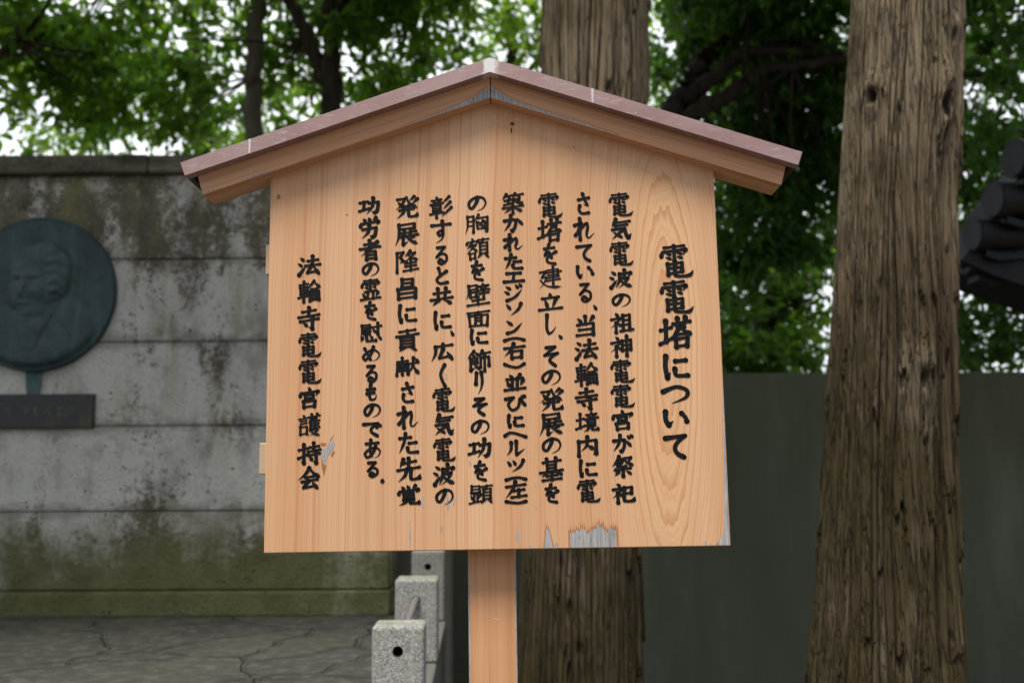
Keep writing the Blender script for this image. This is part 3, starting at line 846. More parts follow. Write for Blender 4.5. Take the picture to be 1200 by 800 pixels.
# text columns: kind, characters, then centre x, centre height, width, height in mm on the board for each
COLUMNS = [
    ('title', '電電塔について',
     [365.3, 560.5, 68.3, 69.8, 362.7, 487.6, 68, 69.1, 360.1, 415.9, 67.6, 65.8, 357.6, 347.4, 55.2, 54.2, 355.7, 295.5, 55, 44.6, 354, 246.9, 54.8, 40.9, 352.1, 193.6, 49.3, 52.2]),
    ('body', '電気電波の祖神電電宮が祭祀',
     [257.8, 678.5, 49.1, 49.6, 256.8, 628.1, 48.9, 47.5, 255.7, 577.2, 48.7, 50.7, 254.7, 525.8, 48.6, 41.7, 253.8, 483.4, 43.6, 32.8, 252.9, 437.8, 48.3, 44.6, 251.9, 390.4, 48.1, 45.2, 250.9, 340.7, 48, 47.4, 249.8, 291.8, 47.8, 47.1, 248.9, 245.3, 47.6, 42.6, 247.9, 199.5, 43.7, 39, 247, 154.8, 47.3, 45.3, 246, 104.3, 47.2, 42.6]),
    ('body', 'されている、当法輪寺境内に電',
     [184.6, 681.5, 30.9, 46.1, 184, 629.4, 44.2, 47.5, 183.5, 581.1, 35.5, 40.2, 183.1, 542.3, 39.2, 32.2, 182.6, 500.2, 32.4, 43.3, 201.8, 469.6, 10.5, 13.8, 181.8, 432.1, 47.4, 44.6, 181.3, 384.3, 47.3, 42.6, 180.7, 335.5, 47.1, 46.5, 180.2, 287.4, 47, 44.5, 179.7, 242.6, 46.8, 43.4, 179.2, 195.2, 46.7, 41.5, 178.7, 151.8, 38.1, 37.1, 178.2, 108.6, 46.4, 45.9]),
    ('body', '電塔を建立し、その発展の基を',
     [115.7, 679.2, 50, 53.2, 114.9, 627.9, 49.8, 49.3, 114.3, 578.8, 33.8, 45.5, 113.6, 530.8, 49.5, 50.4, 112.9, 481.5, 49.3, 39.7, 112.3, 436.3, 27, 43.7, 131.4, 411.6, 10.8, 12, 111.4, 373.5, 35.2, 44.2, 110.8, 331.6, 43.9, 36.3, 110.2, 286.9, 48.6, 47.9, 109.5, 239.2, 48.5, 47.6, 109, 198.4, 43.5, 37.3, 108.3, 151.7, 48.2, 47.8, 107.7, 104.8, 32.7, 39.3]),
    ('body', '築かれたエジソン(右)並びにヘルツ(左)',
     [41.6, 685.3, 45.7, 45.3, 41.4, 643.3, 41.9, 38.8, 41.2, 604.1, 41.8, 36, 41, 564.3, 39, 34.9, 40.8, 532.9, 43, 26.1, 40.6, 501.7, 38.8, 38.1, 40.4, 468, 35.1, 29.3, 40.2, 432.8, 35.9, 34.3, 40.1, 408, 42.6, 12, 40, 384.9, 44.8, 34.1, 39.8, 355.6, 42.4, 14.4, 39.6, 321.8, 44.6, 36.3, 39.4, 282.2, 42.2, 36.1, 39.2, 246.2, 36.4, 29.2, 39.1, 219.9, 44.3, 16.6, 39, 192.9, 39.8, 32.3, 38.8, 159.4, 36.1, 28.1, 38.6, 134.7, 41.8, 11.5, 38.5, 113.3, 43.9, 36.1, 38.4, 89.6, 41.7, 9.8]),
    ('body', 'の胸額を壁面に飾りその功を顕',
     [-31.7, 686.6, 43.5, 38.2, -31.6, 643.7, 48.2, 44.1, -31.4, 593.1, 48, 48.2, -31.3, 546.8, 32.5, 42.7, -31.1, 499.5, 47.7, 48.5, -31, 450.7, 47.5, 37, -30.8, 413.4, 38.9, 34.2, -30.7, 366.5, 47.3, 45.9, -30.6, 322.1, 22.6, 46.4, -30.4, 276.2, 33.8, 38.6, -30.3, 236.4, 42.2, 34.2, -30.2, 194.4, 46.7, 41.5, -30, 150.2, 31.7, 40.4, -29.9, 105.4, 46.4, 42.6]),
    ('body', '彰すると共に、広く電気電波の',
     [-104.2, 680.4, 46.6, 47.9, -103.9, 628.6, 41.8, 50.2, -103.7, 580.8, 31.5, 42, -103.4, 538.5, 30.4, 37.4, -103.2, 496.4, 46, 39.8, -102.9, 447.7, 37.6, 40.4, -83.3, 422.4, 10.1, 14.6, -102.6, 385.6, 45.7, 40.9, -102.3, 338.1, 18.2, 47.4, -102.1, 290, 45.3, 48.8, -101.8, 241.4, 45.2, 45.1, -101.5, 192.7, 45, 47.3, -101.2, 144.3, 44.9, 44.5, -101, 102.8, 40.3, 36.9]),
    ('body', '発展隆昌に貢献された先覚',
     [-174.1, 680.7, 49.2, 49.7, -173.7, 625, 49, 51.1, -173.3, 569.7, 48.8, 48.9, -172.9, 514, 48.6, 45.1, -172.6, 462.2, 39.7, 41.3, -172.2, 410.2, 48.3, 48.7, -171.8, 357.8, 48.1, 40.7, -171.4, 305.4, 30.7, 42.1, -171.1, 256.3, 43.9, 44.4, -170.7, 206.2, 40.9, 44, -170.3, 155.3, 47.4, 49.5, -170, 106, 47.3, 41]),
    ('body', '功労者の霊を慰めるものである。',
     [-248.4, 684.7, 44.9, 39.1, -247.7, 639.5, 44.8, 45.9, -247, 593.8, 44.6, 43.8, -246.5, 554.8, 40.1, 34, -245.8, 513.1, 44.4, 46, -245.2, 469.4, 30.1, 39.7, -244.6, 425.6, 44.1, 42.8, -244, 384.1, 38.3, 34.9, -243.4, 344.6, 29.8, 39, -242.8, 307.4, 27.1, 35.4, -242.3, 272.1, 39.3, 33.6, -241.8, 236.1, 39.2, 33.4, -241.2, 196.6, 37.3, 39, -240.7, 157.3, 29.4, 34.7, -221.2, 133.9, 12.1, 13.2]),
    ('signature', '法輪寺電電宮護持会',
     [-369.5, 563.5, 47.1, 43.7, -368.8, 511.3, 47, 46.8, -368.1, 456.4, 46.8, 49.1, -367.3, 403.3, 46.6, 50.4, -366.6, 350, 46.4, 49.2, -365.9, 298.9, 46.3, 44.6, -365.1, 244.8, 46.1, 46.8, -364.4, 189.8, 45.9, 44.8, -363.7, 141.9, 45.8, 46.1]),
]


# ------------------------------------------------------------------ the notice board
U_ = Vector((0.99993933, -0.00483395, 0.00989757))
V_ = Vector((-0.00989746, 0.00004785, 0.99995102))
N_ = Vector((-0.00483419, -0.99998832, 0.0))
O_ = Vector((-0.03138968, 1.95629725, 1.36510708))
silver = mat_silver()
rot_brown = mat_plain('reddish_rot_edge', (0.30, 0.105, 0.035), 0.7)
ink = mat_plain('black_sign_paint', (0.006, 0.006, 0.007), 0.65, var=0.3, scale=200, spec=0.15)
post_wood = mat_timber('post_timber', 'z', (0.56, 0.31, 0.165), (0.47, 0.235, 0.11), 3.0)
pale_wood = mat_timber('batten_timber', 'z', (0.50, 0.39, 0.27), (0.40, 0.29, 0.19), 5.0)
copper = mat_copper()
board_wood = mat_board()

sign = thing('notice_board', 'roofed wooden notice board with columns of black Japanese brush writing on a single post', 'notice board')
mw = Matrix.Identity(4)
gpos = O_ - V_ * ZB
for i in range(3):
    mw[i][0], mw[i][1], mw[i][2], mw[i][3] = U_[i], -N_[i], V_[i], gpos[i]
sign.matrix_world = mw

SL = 0.332
BEAM_DIR = -1
rng = random.Random(5)
bm = bmesh.new()
hw_, tb = 0.45, 0.925
prism(bm, [(-hw_, ZB), (hw_, ZB), (hw_, ZB + tb - SL * hw_), (0, ZB + tb), (-hw_, ZB + tb - SL * hw_)], 0.0, 0.030)


def jag_patch(u0, u1, hts, y, mi, extra=0.0, dent=0.004):
    n = len(hts)
    pts = [(u0, ZB + 0.0015), (u1, ZB + 0.0015)]
    top = []
    for i in range(n):
        uu = u0 + (u1 - u0) * i / (n - 1)
        top.append((uu, ZB + hts[i] + extra))
        if i < n - 1:
            um = uu + (u1 - u0) / (n - 1) * 0.5
            top.append((um, ZB + max(0.004, (hts[i] + hts[i + 1]) / 2 - rng.uniform(0.2, 1) * dent + extra * 0.2)))
    patch(bm, pts + top[::-1], y, mi)


hB = [.030, .034, .031, .033, .036, .034, .041, .039, .037, .030, .032, .036, .038, .037, .044, .048, .041, .046, .036, .031, .035, .041, .036, .038, .034]
hA = [.004, .028, .038, .041, .036, .029, .021, .010, .003]
jag_patch(0.1375, 0.2345, hB, -0.0001, 5, 0.0125, 0.009)
jag_patch(0.0895, 0.1105, hA, -0.0001, 5, 0.011, 0.006)
jag_patch(0.139, 0.2335, hB, -0.0002, 2, 0.0065, 0.007)
jag_patch(0.0905, 0.1095, hA, -0.0002, 2, 0.006, 0.004)
jag_patch(0.1408, 0.2312, hB, -0.0003, 1, 0.0, 0.006)
jag_patch(0.0915, 0.1085, hA, -0.0003, 1, 0.0, 0.003)


def spot(cu, cv, wd, ht, mi=1, y=-0.0003, n=12):
    pts = []
    for i in range(n):
        a = i * math.tau / n
        r = rng.uniform(0.72, 1.1)
        pts.append((cu + math.cos(a) * wd / 2 * r, ZB + cv + math.sin(a) * ht / 2 * r))
    patch(bm, pts, y, mi)


kx = lambda q: -0.3268 + (q / 5 + 295 - 385) * 0.00165
kz = lambda q: ZB + 0.1959 - (q / 5 + 500 - 527) * 0.00165
patch(bm, [(kx(a), kz(b)) for a, b in ((482, 78), (489, 108), (472, 140), (447, 166), (432, 222), (417, 214), (407, 168), (411, 130), (436, 124), (454, 94))][::-1], -0.0004, 1)
patch(bm, [(kx(a), kz(b)) for a, b in ((484, 40), (470, 74), (455, 90), (462, 70))][::-1], -0.0002, 2)
patch(bm, [(kx(a), kz(b)) for a, b in ((402, 90), (438, 96), (432, 112), (404, 112))][::-1], -0.0002, 2)
patch(bm, [(kx(a), kz(b)) for a, b in ((404, 170), (420, 222), (440, 224), (425, 292), (412, 240))][::-1], -0.0002, 2)
patch(bm, [(kx(a), kz(b)) for a, b in ((478, 140), (490, 150), (474, 178), (462, 168))][::-1], -0.0002, 2)
for cu, cv, wd, ht in ((-0.168, 0.026, 0.004, 0.042), (-0.1685, 0.052, 0.0025, 0.012), (0.041, 0.022, 0.006, 0.026), (-0.094, 0.088, 0.006, 0.03),
                       (-0.082, 0.094, 0.004, 0.02), (-0.107, 0.040, 0.003, 0.012), (-0.143, 0.092, 0.004, 0.022), (0.115, 0.006, 0.006, 0.010), (0.064, 0.005, 0.004, 0.006),
                       (0.402, 0.006, 0.004, 0.01), (0.412, 0.004, 0.003, 0.006), (0.2365, 0.533, 0.005, 0.012), (0.076, 0.078, 0.003, 0.004), (0.0775, 0.120, 0.004, 0.006),
                       (-0.095, 0.335, 0.003, 0.014), (-0.05, 0.165, 0.004, 0.01)):
    spot(cu, cv, wd, ht)
# rubbed corner and right-hand arris
patch(bm, [(0.4487, ZB + 0.0015), (0.4487, ZB + 0.33), (0.4465, ZB + 0.27), (0.4455, ZB + 0.20), (0.4425, ZB + 0.12), (0.4405, ZB + 0.06), (0.4385, ZB + 0.022),
           (0.431, ZB + 0.014), (0.424, ZB + 0.006), (0.420, ZB + 0.0015)], -0.0003, 1)
# dead knots, nail holes and resin near the ridge
dark_knot = mat_plain('dark_knot', (0.035, 0.025, 0.018), 0.8)
pale_chip = mat_plain('pale_chip', (0.55, 0.40, 0.24), 0.7)
for cu, cv, wd, ht, mi in ((0.043, 0.852, 0.010, 0.008, 3), (0.041, 0.838, 0.003, 0.016, 3), (0.053, 0.861, 0.016, 0.004, 4), (0.030, 0.874, 0.006, 0.008, 4), (0.006, 0.868, 0.005, 0.010, 4), (0.012, 0.858, 0.009, 0.003, 4),
                           (-0.2935, 0.667, 0.004, 0.003, 3), (0.168, 0.80, 0.003, 0.003, 3), (-0.433, 0.707, 0.008, 0.012, 2)):
    spot(cu, cv, wd, ht, mi, -0.0005)
panel = obj('board_panel', bm, [board_wood, silver, rot_brown, dark_knot, pale_chip, mat_timber('stained_wood', 'z', (0.52, 0.27, 0.12), (0.44, 0.20, 0.08), 8.0)], sign, bevel=0.0016)

# lettering, three pieces of writing
rng = random.Random(11)
for kind, name in (('title', 'title_lettering'), ('body', 'body_lettering'), ('signature', 'signature_lettering')):
    V, F = [], []
    for k, chars, num in COLUMNS:
        if k != kind:
            continue
        for i, ch in enumerate(chars):
            cx, cz, w, h = [q / 1000 for q in num[4 * i:4 * i + 4]]
            brush_glyph(V, F, ch, cx, ZB + cz, w * 1.05, h * 1.04, 0.0054 if kind == 'title' else 0.0039, -0.0008, rng)
    me = bpy.data.meshes.new(name)
    me.from_pydata(V, [], F)
    me.update()
    obj_me(name, me, ink, panel)

# post, its grey rubbed arrises, battens behind the panel
bm = bmesh.new()
box(bm, -0.0585, 0.0355, 0.0506, 0.140, 0.0, ZB + 0.80)
for xa in (-0.0587, 0.0327):
    for k in range(9):
        za = ZB - 0.62 + k * 0.066
        patch(bm, [(xa, za), (xa + 0.003, za + 0.003), (xa + rng.uniform(0.0018, 0.003), za + 0.034), (xa + 0.0028, za + 0.064), (xa, za + 0.066)][::1], 0.0503, 1)
patch(bm, [(-0.010, ZB - 0.137), (0.000, ZB - 0.138), (0.001, ZB - 0.1355), (-0.009, ZB - 0.135)], 0.0503, 2)
obj('post', bm, [post_wood, silver, pale_chip], sign, bevel=0.002)
for zc, xl in ((0.182, -0.4705), (0.585, -0.4645)):
    bm = bmesh.new()
    box(bm, xl, 0.444, 0.0303, 0.0503, ZB + zc - 0.031, ZB + zc + 0.031)
    obj('batten', bm, pale_wood, sign, bevel=0.002)

# the little gable roof: two timber beams under a folded copper sheet
for sgn in (-1, 1):
    bm = bmesh.new()
    pts = [(0.0008, ZB + 0.8964), (0.577, ZB + 0.8964 - SL * 0.577), (0.5925, ZB + 0.9560 - 0.336 * 0.5925), (0.0008, ZB + 0.9560)]
    pts = [(sgn * a, b) for a, b in pts]
    if sgn < 0:
        pts = pts[::-1]
    prism(bm, pts, -0.030, 0.046)
    def edge(u, dv=0.0):
        return (sgn * u, ZB + 0.8964 + 0.0016 - SL * u + dv)
    if sgn < 0:
        shape = [(0.0015, 0.022), (0.010, 0.021), (0.022, 0.016), (0.034, 0.012), (0.05, 0.0095), (0.07, 0.006), (0.095, 0.0042), (0.13, 0.0028), (0.17, 0.001)]
        extra = [[(0.43, 0.0), (0.452, 0.003), (0.475, 0.0035), (0.49, 0.001), (0.50, 0.0)], [(0.553, 0.0), (0.555, 0.003), (0.57, 0.003), (0.5755, 0.0)]]
    else:
        shape = [(0.0015, 0.022), (0.012, 0.0185), (0.024, 0.015), (0.04, 0.010), (0.06, 0.0075), (0.09, 0.0062), (0.13, 0.0050), (0.17, 0.0045), (0.21, 0.003), (0.25, 0.0008)]
        extra = [[(0.40, 0.0), (0.41, 0.0016), (0.43, 0.0012), (0.435, 0.0)]]
    poly = [edge(u, d) for u, d in shape] + [edge(shape[-1][0]), edge(0.0015)]
    patch(bm, poly if sgn < 0 else poly[::-1], -0.0303, 1)
    brown = [edge(u + 0.006, d + 0.0035) for u, d in shape] + [edge(shape[-1][0] + 0.012), edge(0.0015)]
    patch(bm, brown if sgn < 0 else brown[::-1], -0.0301, 2)
    for ex in extra:
        pp = [edge(u, d) for u, d in ex]
        patch(bm, pp if sgn < 0 else pp[::-1], -0.0303, 1)
    obj('gable_beam', bm, [mat_timber('gable_timber', 'x', (0.58, 0.34, 0.195), (0.47, 0.235, 0.115), 1.0 + sgn, sgn * math.atan(SL) * BEAM_DIR), silver, mat_plain('sun_browned_wood', (0.42, 0.19, 0.07), 0.6)], sign, bevel=0.0015)
bm = bmesh.new()


def chevron(dtop, dbot, y0, y1, hs, hb=None):
    hb = hb or hs
    prism(bm, [(-hb, ZB + dbot - 0.336 * hb), (0, ZB + dbot), (hb, ZB + dbot - 0.336 * hb),
               (hs, ZB + dtop - 0.336 * hs), (0, ZB + dtop), (-hs, ZB + dtop - 0.336 * hs)], y0, y1)


chevron(0.9704, 0.9406, -0.056, -0.0305, 0.6150, 0.6055)
chevron(0.9702, 0.9575, -0.0304, 0.058, 0.6150, 0.6110)
chevron(0.9700, 0.9400, 0.0581, 0.070, 0.6150, 0.6055)
for u in (-0.478, 0.204):                       # lapped seams of the sheet
    z0 = ZB + 0.9704 - 0.336 * abs(u)
    prism(bm, [(u - 0.0022, z0 - 0.029), (u + 0.0014, z0 - 0.0298), (u + 0.0026, z0 + 0.0002), (u - 0.0026, z0 + 0.0002)], -0.0568, -0.0562, 1)
for sgn in (-1, 1):                             # turned-in ends of the sheet, in darker copper
    pts = [(0.5965, ZB + 0.9395 - 0.336 * 0.5965), (0.605, ZB + 0.9395 - 0.336 * 0.605), (0.6125, ZB + 0.9570 - 0.336 * 0.6125), (0.5965, ZB + 0.9570 - 0.336 * 0.5965)]
    pts = [(sgn * a, b) for a, b in pts]
    prism(bm, pts if sgn > 0 else pts[::-1], -0.0302, 0.0578, 2)
obj('copper_cover', bm, [copper, mat_plain('pale_copper_seam', (0.50, 0.46, 0.46), 0.6), mat_plain('dark_copper', (0.035, 0.028, 0.028), 0.6)], sign, bevel=0.0015)

# ------------------------------------------------------------------ ground, terrace, kerb
soil = mat_soil()
bm = bmesh.new()
n = 24
bmesh.ops.create_grid(bm, x_segments=n, y_segments=n, size=180)
tag(obj('ground', bm, soil), kind='structure')
paving = mat_paving()
bm = bmesh.new()
box(bm, -9.0, -0.372, 2.05, 5.47, 0.004, 0.782)
tag(obj('paving', bm, paving, bevel=0.01), kind='structure')
granite = mat_granite()
kerb_stone = mat_plain('worn_kerb_stone', (0.10, 0.10, 0.088), 0.9, var=0.4, scale=35)
bm = bmesh.new()
prism(bm, [(-0.16, 0.0), (0.0, 0.0), (0.0, 0.866), (-0.16, 0.866)], 0, 2.75)
k = obj('kerb', bm, kerb_stone, bevel=0.008)
k.location = (-0.212, 2.02, 0)
k.rotation_euler.z = math.atan2(0.10, 2.73)
tag(k, kind='structure')

# three short granite posts along the kerb
def granite_post(px, y, zt, label, pipe=False, stone=granite):
    p = at(px, 720, y)
    t = thing('granite_post', label, 'stone post', (p.x, y, 0.8665), 'drilled granite posts along the terrace kerb')
    t.rotation_euler.z = 0.035
    h = zt - 0.8665
    bm = bmesh.new()
    box(bm, -0.0745, 0.0745, 0.0, 0.145, 0, h)
    o = obj('shaft', bm, [stone, mat_plain('dark_bore', (0.03, 0.028, 0.025), 0.9)], t, bevel=0.010, segs=3)
    hz = h - 0.070
    cb = bmesh.new()
    tube(cb, [((0.0, -0.05, hz), 0.0155), ((0.0, 0.110, hz), 0.0155)], 16)
    for f in cb.faces:
        f.material_index = 1
    cut = obj('bore', cb, [granite, o.data.materials[1]], t)
    b = o.modifiers.new('b', 'BOOLEAN')
    b.object, b.operation, b.solver = cut, 'DIFFERENCE', 'EXACT'
    bpy.context.view_layer.update()
    dg = bpy.context.evaluated_depsgraph_get()
    me = bpy.data.meshes.new_from_object(o.evaluated_get(dg))
    o.modifiers.clear()
    o.data = me
    bpy.data.objects.remove(cut)
    if pipe:
        bm = bmesh.new()
        pts = smooth_path([((0.0, 0.06, hz), 0.0125), ((0.0, -0.01, hz), 0.0125), ((-0.008, -0.05, hz - 0.02), 0.0125), ((-0.035, -0.20, hz - 0.115), 0.0125)])
        tube(bm, pts, 14)
        obj('rail_stub', bm, mat_plain('grey_pipe', (0.13, 0.125, 0.12), 0.6, 0.2), t)
    return t


granite_post(466.5, 2.94, 1.083, 'pale granite post with an empty bore, frontmost beside the wooden sign post')
granite_post(487.5, 3.58, 1.152, 'granite post with a grey pipe stub bent out of its bore', True, mat_granite('weathered_granite', 0.8))
granite_post(501, 4.60, 1.178, 'dull granite post at the far end of the kerb, just under the board', stone=mat_granite('dull_granite', 0.45))

# ------------------------------------------------------------------ the stone wall on the left
wall_m, cope_m = mat_stone_wall(), mat_coping()
WY = 5.5
t = thing('stone_wall', 'lichen-stained stone block wall with dark coping and mossy foot', 'wall', (-3.6, WY, 0.78))
t.rotation_euler.z = math.radians(-0.3)
rng = random.Random(3)
joints = [0.135, 0.555, 1.018, 1.485, 1.955, 2.442]
bm = bmesh.new()
x0, x1 = -3.2, 2.925
for i in range(5):
    za, zb = joints[i] + 0.004, joints[i + 1] - 0.004
    box(bm, x0, x1, 0.0, 0.40, za, zb)
box(bm, x0 + 0.02, x1 - 0.02, 0.014, 0.38, 0.02, 2.50)
w = obj('coursed_blocks', bm, wall_m, t, bevel=0.007)
bm = bmesh.new()
box(bm, x0, x1 + 0.012, -0.028, 0.40, 0.0, 0.131)
obj('plinth', bm, wall_m, t, bevel=0.010)
bm = bmesh.new()
for a, b in ((x0, -0.9), (-0.897, 1.539), (1.542, x1 + 0.02)):
    box(bm, a, b, -0.045 + rng.uniform(-0.004, 0.004), 0.44, 2.447, 2.555 + rng.uniform(-0.004, 0.004))
obj('coping', bm, cope_m, t, bevel=0.016, segs=3)

# the plain grey pier between that wall and the back wall
bm = bmesh.new()
box(bm, -0.69, -0.37, 5.95, 6.25, 0.0, 2.1)
o = obj('concrete_pier', bm, mat_plain('grey_brown_render', (0.115, 0.108, 0.09), 0.9, var=0.3, scale=6), bevel=0.01)
tag(o, 'plain grey-brown concrete pier beyond the far granite post', 'pier')

# ------------------------------------------------------------------ bronze medallion and name plate
bronze = mat_bronze()
mc = at(41, 343, WY - 0.06)
t = thing('bronze_medallion', 'large round green bronze relief of an old man in a coat on stone wall', 'medallion', (mc.x, WY, mc.z))
RM = 0.437
N = 230
lin = np.linspace(-1, 1, N)
X, Z = np.meshgrid(lin, lin)
Xm, Zm = X * RM, Z * RM
D = np.zeros_like(X)


def bump(cx, cz, rx, rz, h, p=1.0, ang=0.0):
    a = math.radians(ang)
    dx, dz = X - cx, Z - cz
    u, v = (dx * math.cos(a) + dz * math.sin(a)) / rx, (-dx * math.sin(a) + dz * math.cos(a)) / rz
    q = np.clip(1 - u * u - v * v, 0, None)
    return h * q ** p


def cut(cx, cz, rx, rz, h, ang=0.0):
    a = math.radians(ang)
    dx, dz = X - cx, Z - cz
    u, v = (dx * math.cos(a) + dz * math.sin(a)) / rx, (-dx * math.sin(a) + dz * math.cos(a)) / rz
    return -h * np.exp(-(u * u + v * v) * 2)


rr = np.sqrt(X ** 2 + Z ** 2)
# coat and shoulders
sh = np.maximum(bump(0.30, -0.62, 0.62, 0.56, 0.075, 0.6, -28), bump(-0.42, -0.68, 0.50, 0.52, 0.065, 0.6, 22))
sh = np.maximum(sh, bump(-0.02, -0.62, 0.42, 0.55, 0.082, 0.45))
D = np.maximum(D, sh)
D += cut(0.13, -0.55, 0.035, 0.42, 0.022, -24) + cut(-0.17, -0.58, 0.03, 0.34, 0.02, 18) + cut(0.0, -0.62, 0.02, 0.3, 0.014)
D += cut(0.42, -0.5, 0.03, 0.3, 0.014, 34) + cut(0.62, -0.55, 0.025, 0.2, 0.012, 20) + bump(0.07, -0.42, 0.12, 0.10, 0.018, 0.6)
# neck, head, hair
D = np.maximum(D, bump(-0.02, -0.20, 0.22, 0.30, 0.085, 0.5))
head = np.maximum(bump(0.02, 0.20, 0.38, 0.44, 0.125, 0.65, 8), bump(-0.08, 0.02, 0.29, 0.34, 0.130, 0.7, 0))
D = np.maximum(D, head)
hair = np.maximum(bump(0.10, 0.40, 0.36, 0.27, 0.135, 0.55, -18), bump(0.26, 0.18, 0.19, 0.31, 0.118, 0.6, -8))
hair += np.where(hair > 0, 0.010 * np.sin((X * 1.0 + Z * 0.8) * 60 + 6 * np.sin(X * 14)), 0)
D = np.maximum(D, hair)
# brow, eyes, nose, moustache line, mouth, chin, ear
D += bump(-0.12, 0.22, 0.20, 0.05, 0.018, 0.7, -4) + cut(-0.22, 0.15, 0.055, 0.035, 0.026) + cut(0.02, 0.155, 0.06, 0.035, 0.026)
D += bump(-0.22, 0.14, 0.03, 0.02, 0.010, 0.7) + bump(0.02, 0.14, 0.035, 0.02, 0.010, 0.7)
D += bump(-0.135, 0.08, 0.055, 0.15, 0.032, 0.6, -6) + bump(-0.145, -0.01, 0.075, 0.04, 0.014, 0.6)
D += cut(-0.13, -0.105, 0.11, 0.018, 0.012, 3) + bump(-0.13, -0.135, 0.09, 0.03, 0.014, 0.7) + bump(-0.11, -0.23, 0.11, 0.07, 0.018, 0.6)
D += cut(-0.26, -0.05, 0.025, 0.10, 0.014, -14) + cut(0.0, -0.05, 0.025, 0.11, 0.014, 18) + bump(0.03, 0.02, 0.11, 0.10, 0.014, 0.7)
D += bump(0.235, 0.07, 0.05, 0.11, 0.022, 0.5, -10) + cut(0.235, 0.07, 0.022, 0.06, 0.016)
D += 0.004 * (vnoise(X * 12 + 40, Z * 12 + 40, 0, 3) - 0.5)
for _ in range(5):
    D[1:-1, 1:-1] = (D[1:-1, 1:-1] * 2 + D[:-2, 1:-1] + D[2:, 1:-1] + D[1:-1, :-2] + D[1:-1, 2:]) / 6
D += 0.012 * (vnoise(X * 9 + 40, Z * 9 + 40, 0, 5) - 0.5) + 0.006 * (vnoise(X * 26 + 40, Z * 26 + 40, 0, 6) - 0.5)
D *= 1.0 / (1 + np.exp((rr - 0.93) * 60))
def disc_mask(r0):
    return rr <= r0
V = np.stack([Xm, -0.043 - 0.40 * D, Zm], -1).reshape(-1, 3)
idx = np.arange(N * N).reshape(N, N)
ok = (rr[:-1, :-1] < 0.965) & (rr[1:, :-1] < 0.965) & (rr[:-1, 1:] < 0.965) & (rr[1:, 1:] < 0.965)
q = np.stack([idx[:-1, :-1], idx[:-1, 1:], idx[1:, 1:], idx[1:, :-1]], -1)[ok]
me = bpy.data.meshes.new('relief_bust')
me.from_pydata(V.tolist(), [], q.tolist())
me.update()
obj_me('relief_bust', me, bronze, t, smooth=True)
bm = bmesh.new()                                   # dished rim and back
prof = [(1.0, 0.008), (1.0, -0.036), (0.993, -0.043), (0.975, -0.0455), (0.958, -0.0445), (0.950, -0.041), (0.950, 0.004)]
ns = 96
rings = [[bm.verts.new((math.cos(i * math.tau / ns) * r * RM, y, math.sin(i * math.tau / ns) * r * RM)) for i in range(ns)] for r, y in prof]
for a in range(len(prof) - 1):
    for i in range(ns):
        j = (i + 1) % ns
        f = bm.faces.new((rings[a][i], rings[a][j], rings[a + 1][j], rings[a + 1][i]))
        f.smooth = True
bmesh.ops.recalc_face_normals(bm, faces=bm.faces)
obj('rim', bm, bronze, t)
bm = bmesh.new()
prism(bm, [(-0.038, -0.565), (0.034, -0.565), (0.046, -0.425), (-0.055, -0.425)], -0.012, 0.006)
obj('bracket', bm, mat_plain('verdigris', (0.05, 0.092, 0.088), 0.85, var=0.6, scale=25), t, bevel=0.004)

pr = at(109, 481, WY - 0.035)
plate_m = Mat('dark_bronze_plate')
a_ = plate_m.noise(1.0, 4, 0.6, plate_m.map((26, 10, 4)))
px_ = plate_m.xyz()
ym = plate_m.math('MULTIPLY', plate_m.ramp(a_, [(0.5, 0.0), (0.66, 1.0)]), plate_m.math('MULTIPLY', plate_m.smooth(px_[0], 0.12, 0.28), plate_m.smooth(px_[2], 0.07, -0.06)))
plate_m = plate_m.done(plate_m.mix(plate_m.math('MULTIPLY', ym, 0.7), (0.030, 0.030, 0.028), (0.085, 0.078, 0.022)), 0.6, 0.2)
t = thing('name_plate', 'dark oblong metal plate with worn raised characters under the bronze medallion', 'plaque', (pr.x - 0.45, WY, pr.z))
bm = bmesh.new()
box(bm, -0.75, 0.45, -0.032, 0.004, -0.094, 0.094)
obj('plate', bm, plate_m, t, bevel=0.004)
worn = {'ス': '14,18 84,16 58,56 8,94/l;56,58 94,92/d', 'ア': '8,18 90,16 60,44;48,34 44,66 16,96/l', 'ル': G['ル'], 'バ': '34,30 6,82/l;62,28 94,80/d;74,4 82,16/d;90,0 96,12/d',
        'エ': G['エ'], 'ジ': G['ジ'], 'ソ': G['ソ']}
G.update(worn)
KANA.update('アルバ')
rng = random.Random(2)
worn_m = mat_plain('worn_bronze', (0.075, 0.075, 0.068), 0.6, 0.2)
for ch, u, wd in (('ス', 0.045, 0.058), ('ア', 0.150, 0.048), ('ル', 0.205, 0.048), ('バ', 0.262, 0.052), ('エ', 0.335, 0.046), ('ジ', 0.385, 0.05)):
    V, F = [], []
    brush_glyph(V, F, ch, u - 0.07, -0.004, wd, 0.062, 0.0036, -0.0330, rng)
    me = bpy.data.meshes.new('raised_lettering')
    me.from_pydata(V, [], F)
    obj_me('raised_lettering', me, worn_m, t)

# ------------------------------------------------------------------ the mossy concrete wall at the back
bw = mat_back_wall()
p0, p1 = at(912, 437, 7.0), at(1160, 432, 7.0)
t = thing('boundary_wall', 'dark mossy concrete boundary wall behind the cedar trunks', 'wall', (2.0, 7.0, 0.0))
bm = bmesh.new()
zt = p0.z
box(bm, -3.4, 1.62, 0.0, 0.18, 0.0, zt)
box(bm, 1.625, 5.5, 0.004, 0.18, 0.0, zt - 0.003)
obj('wall_panel', bm, bw, t, bevel=0.008)


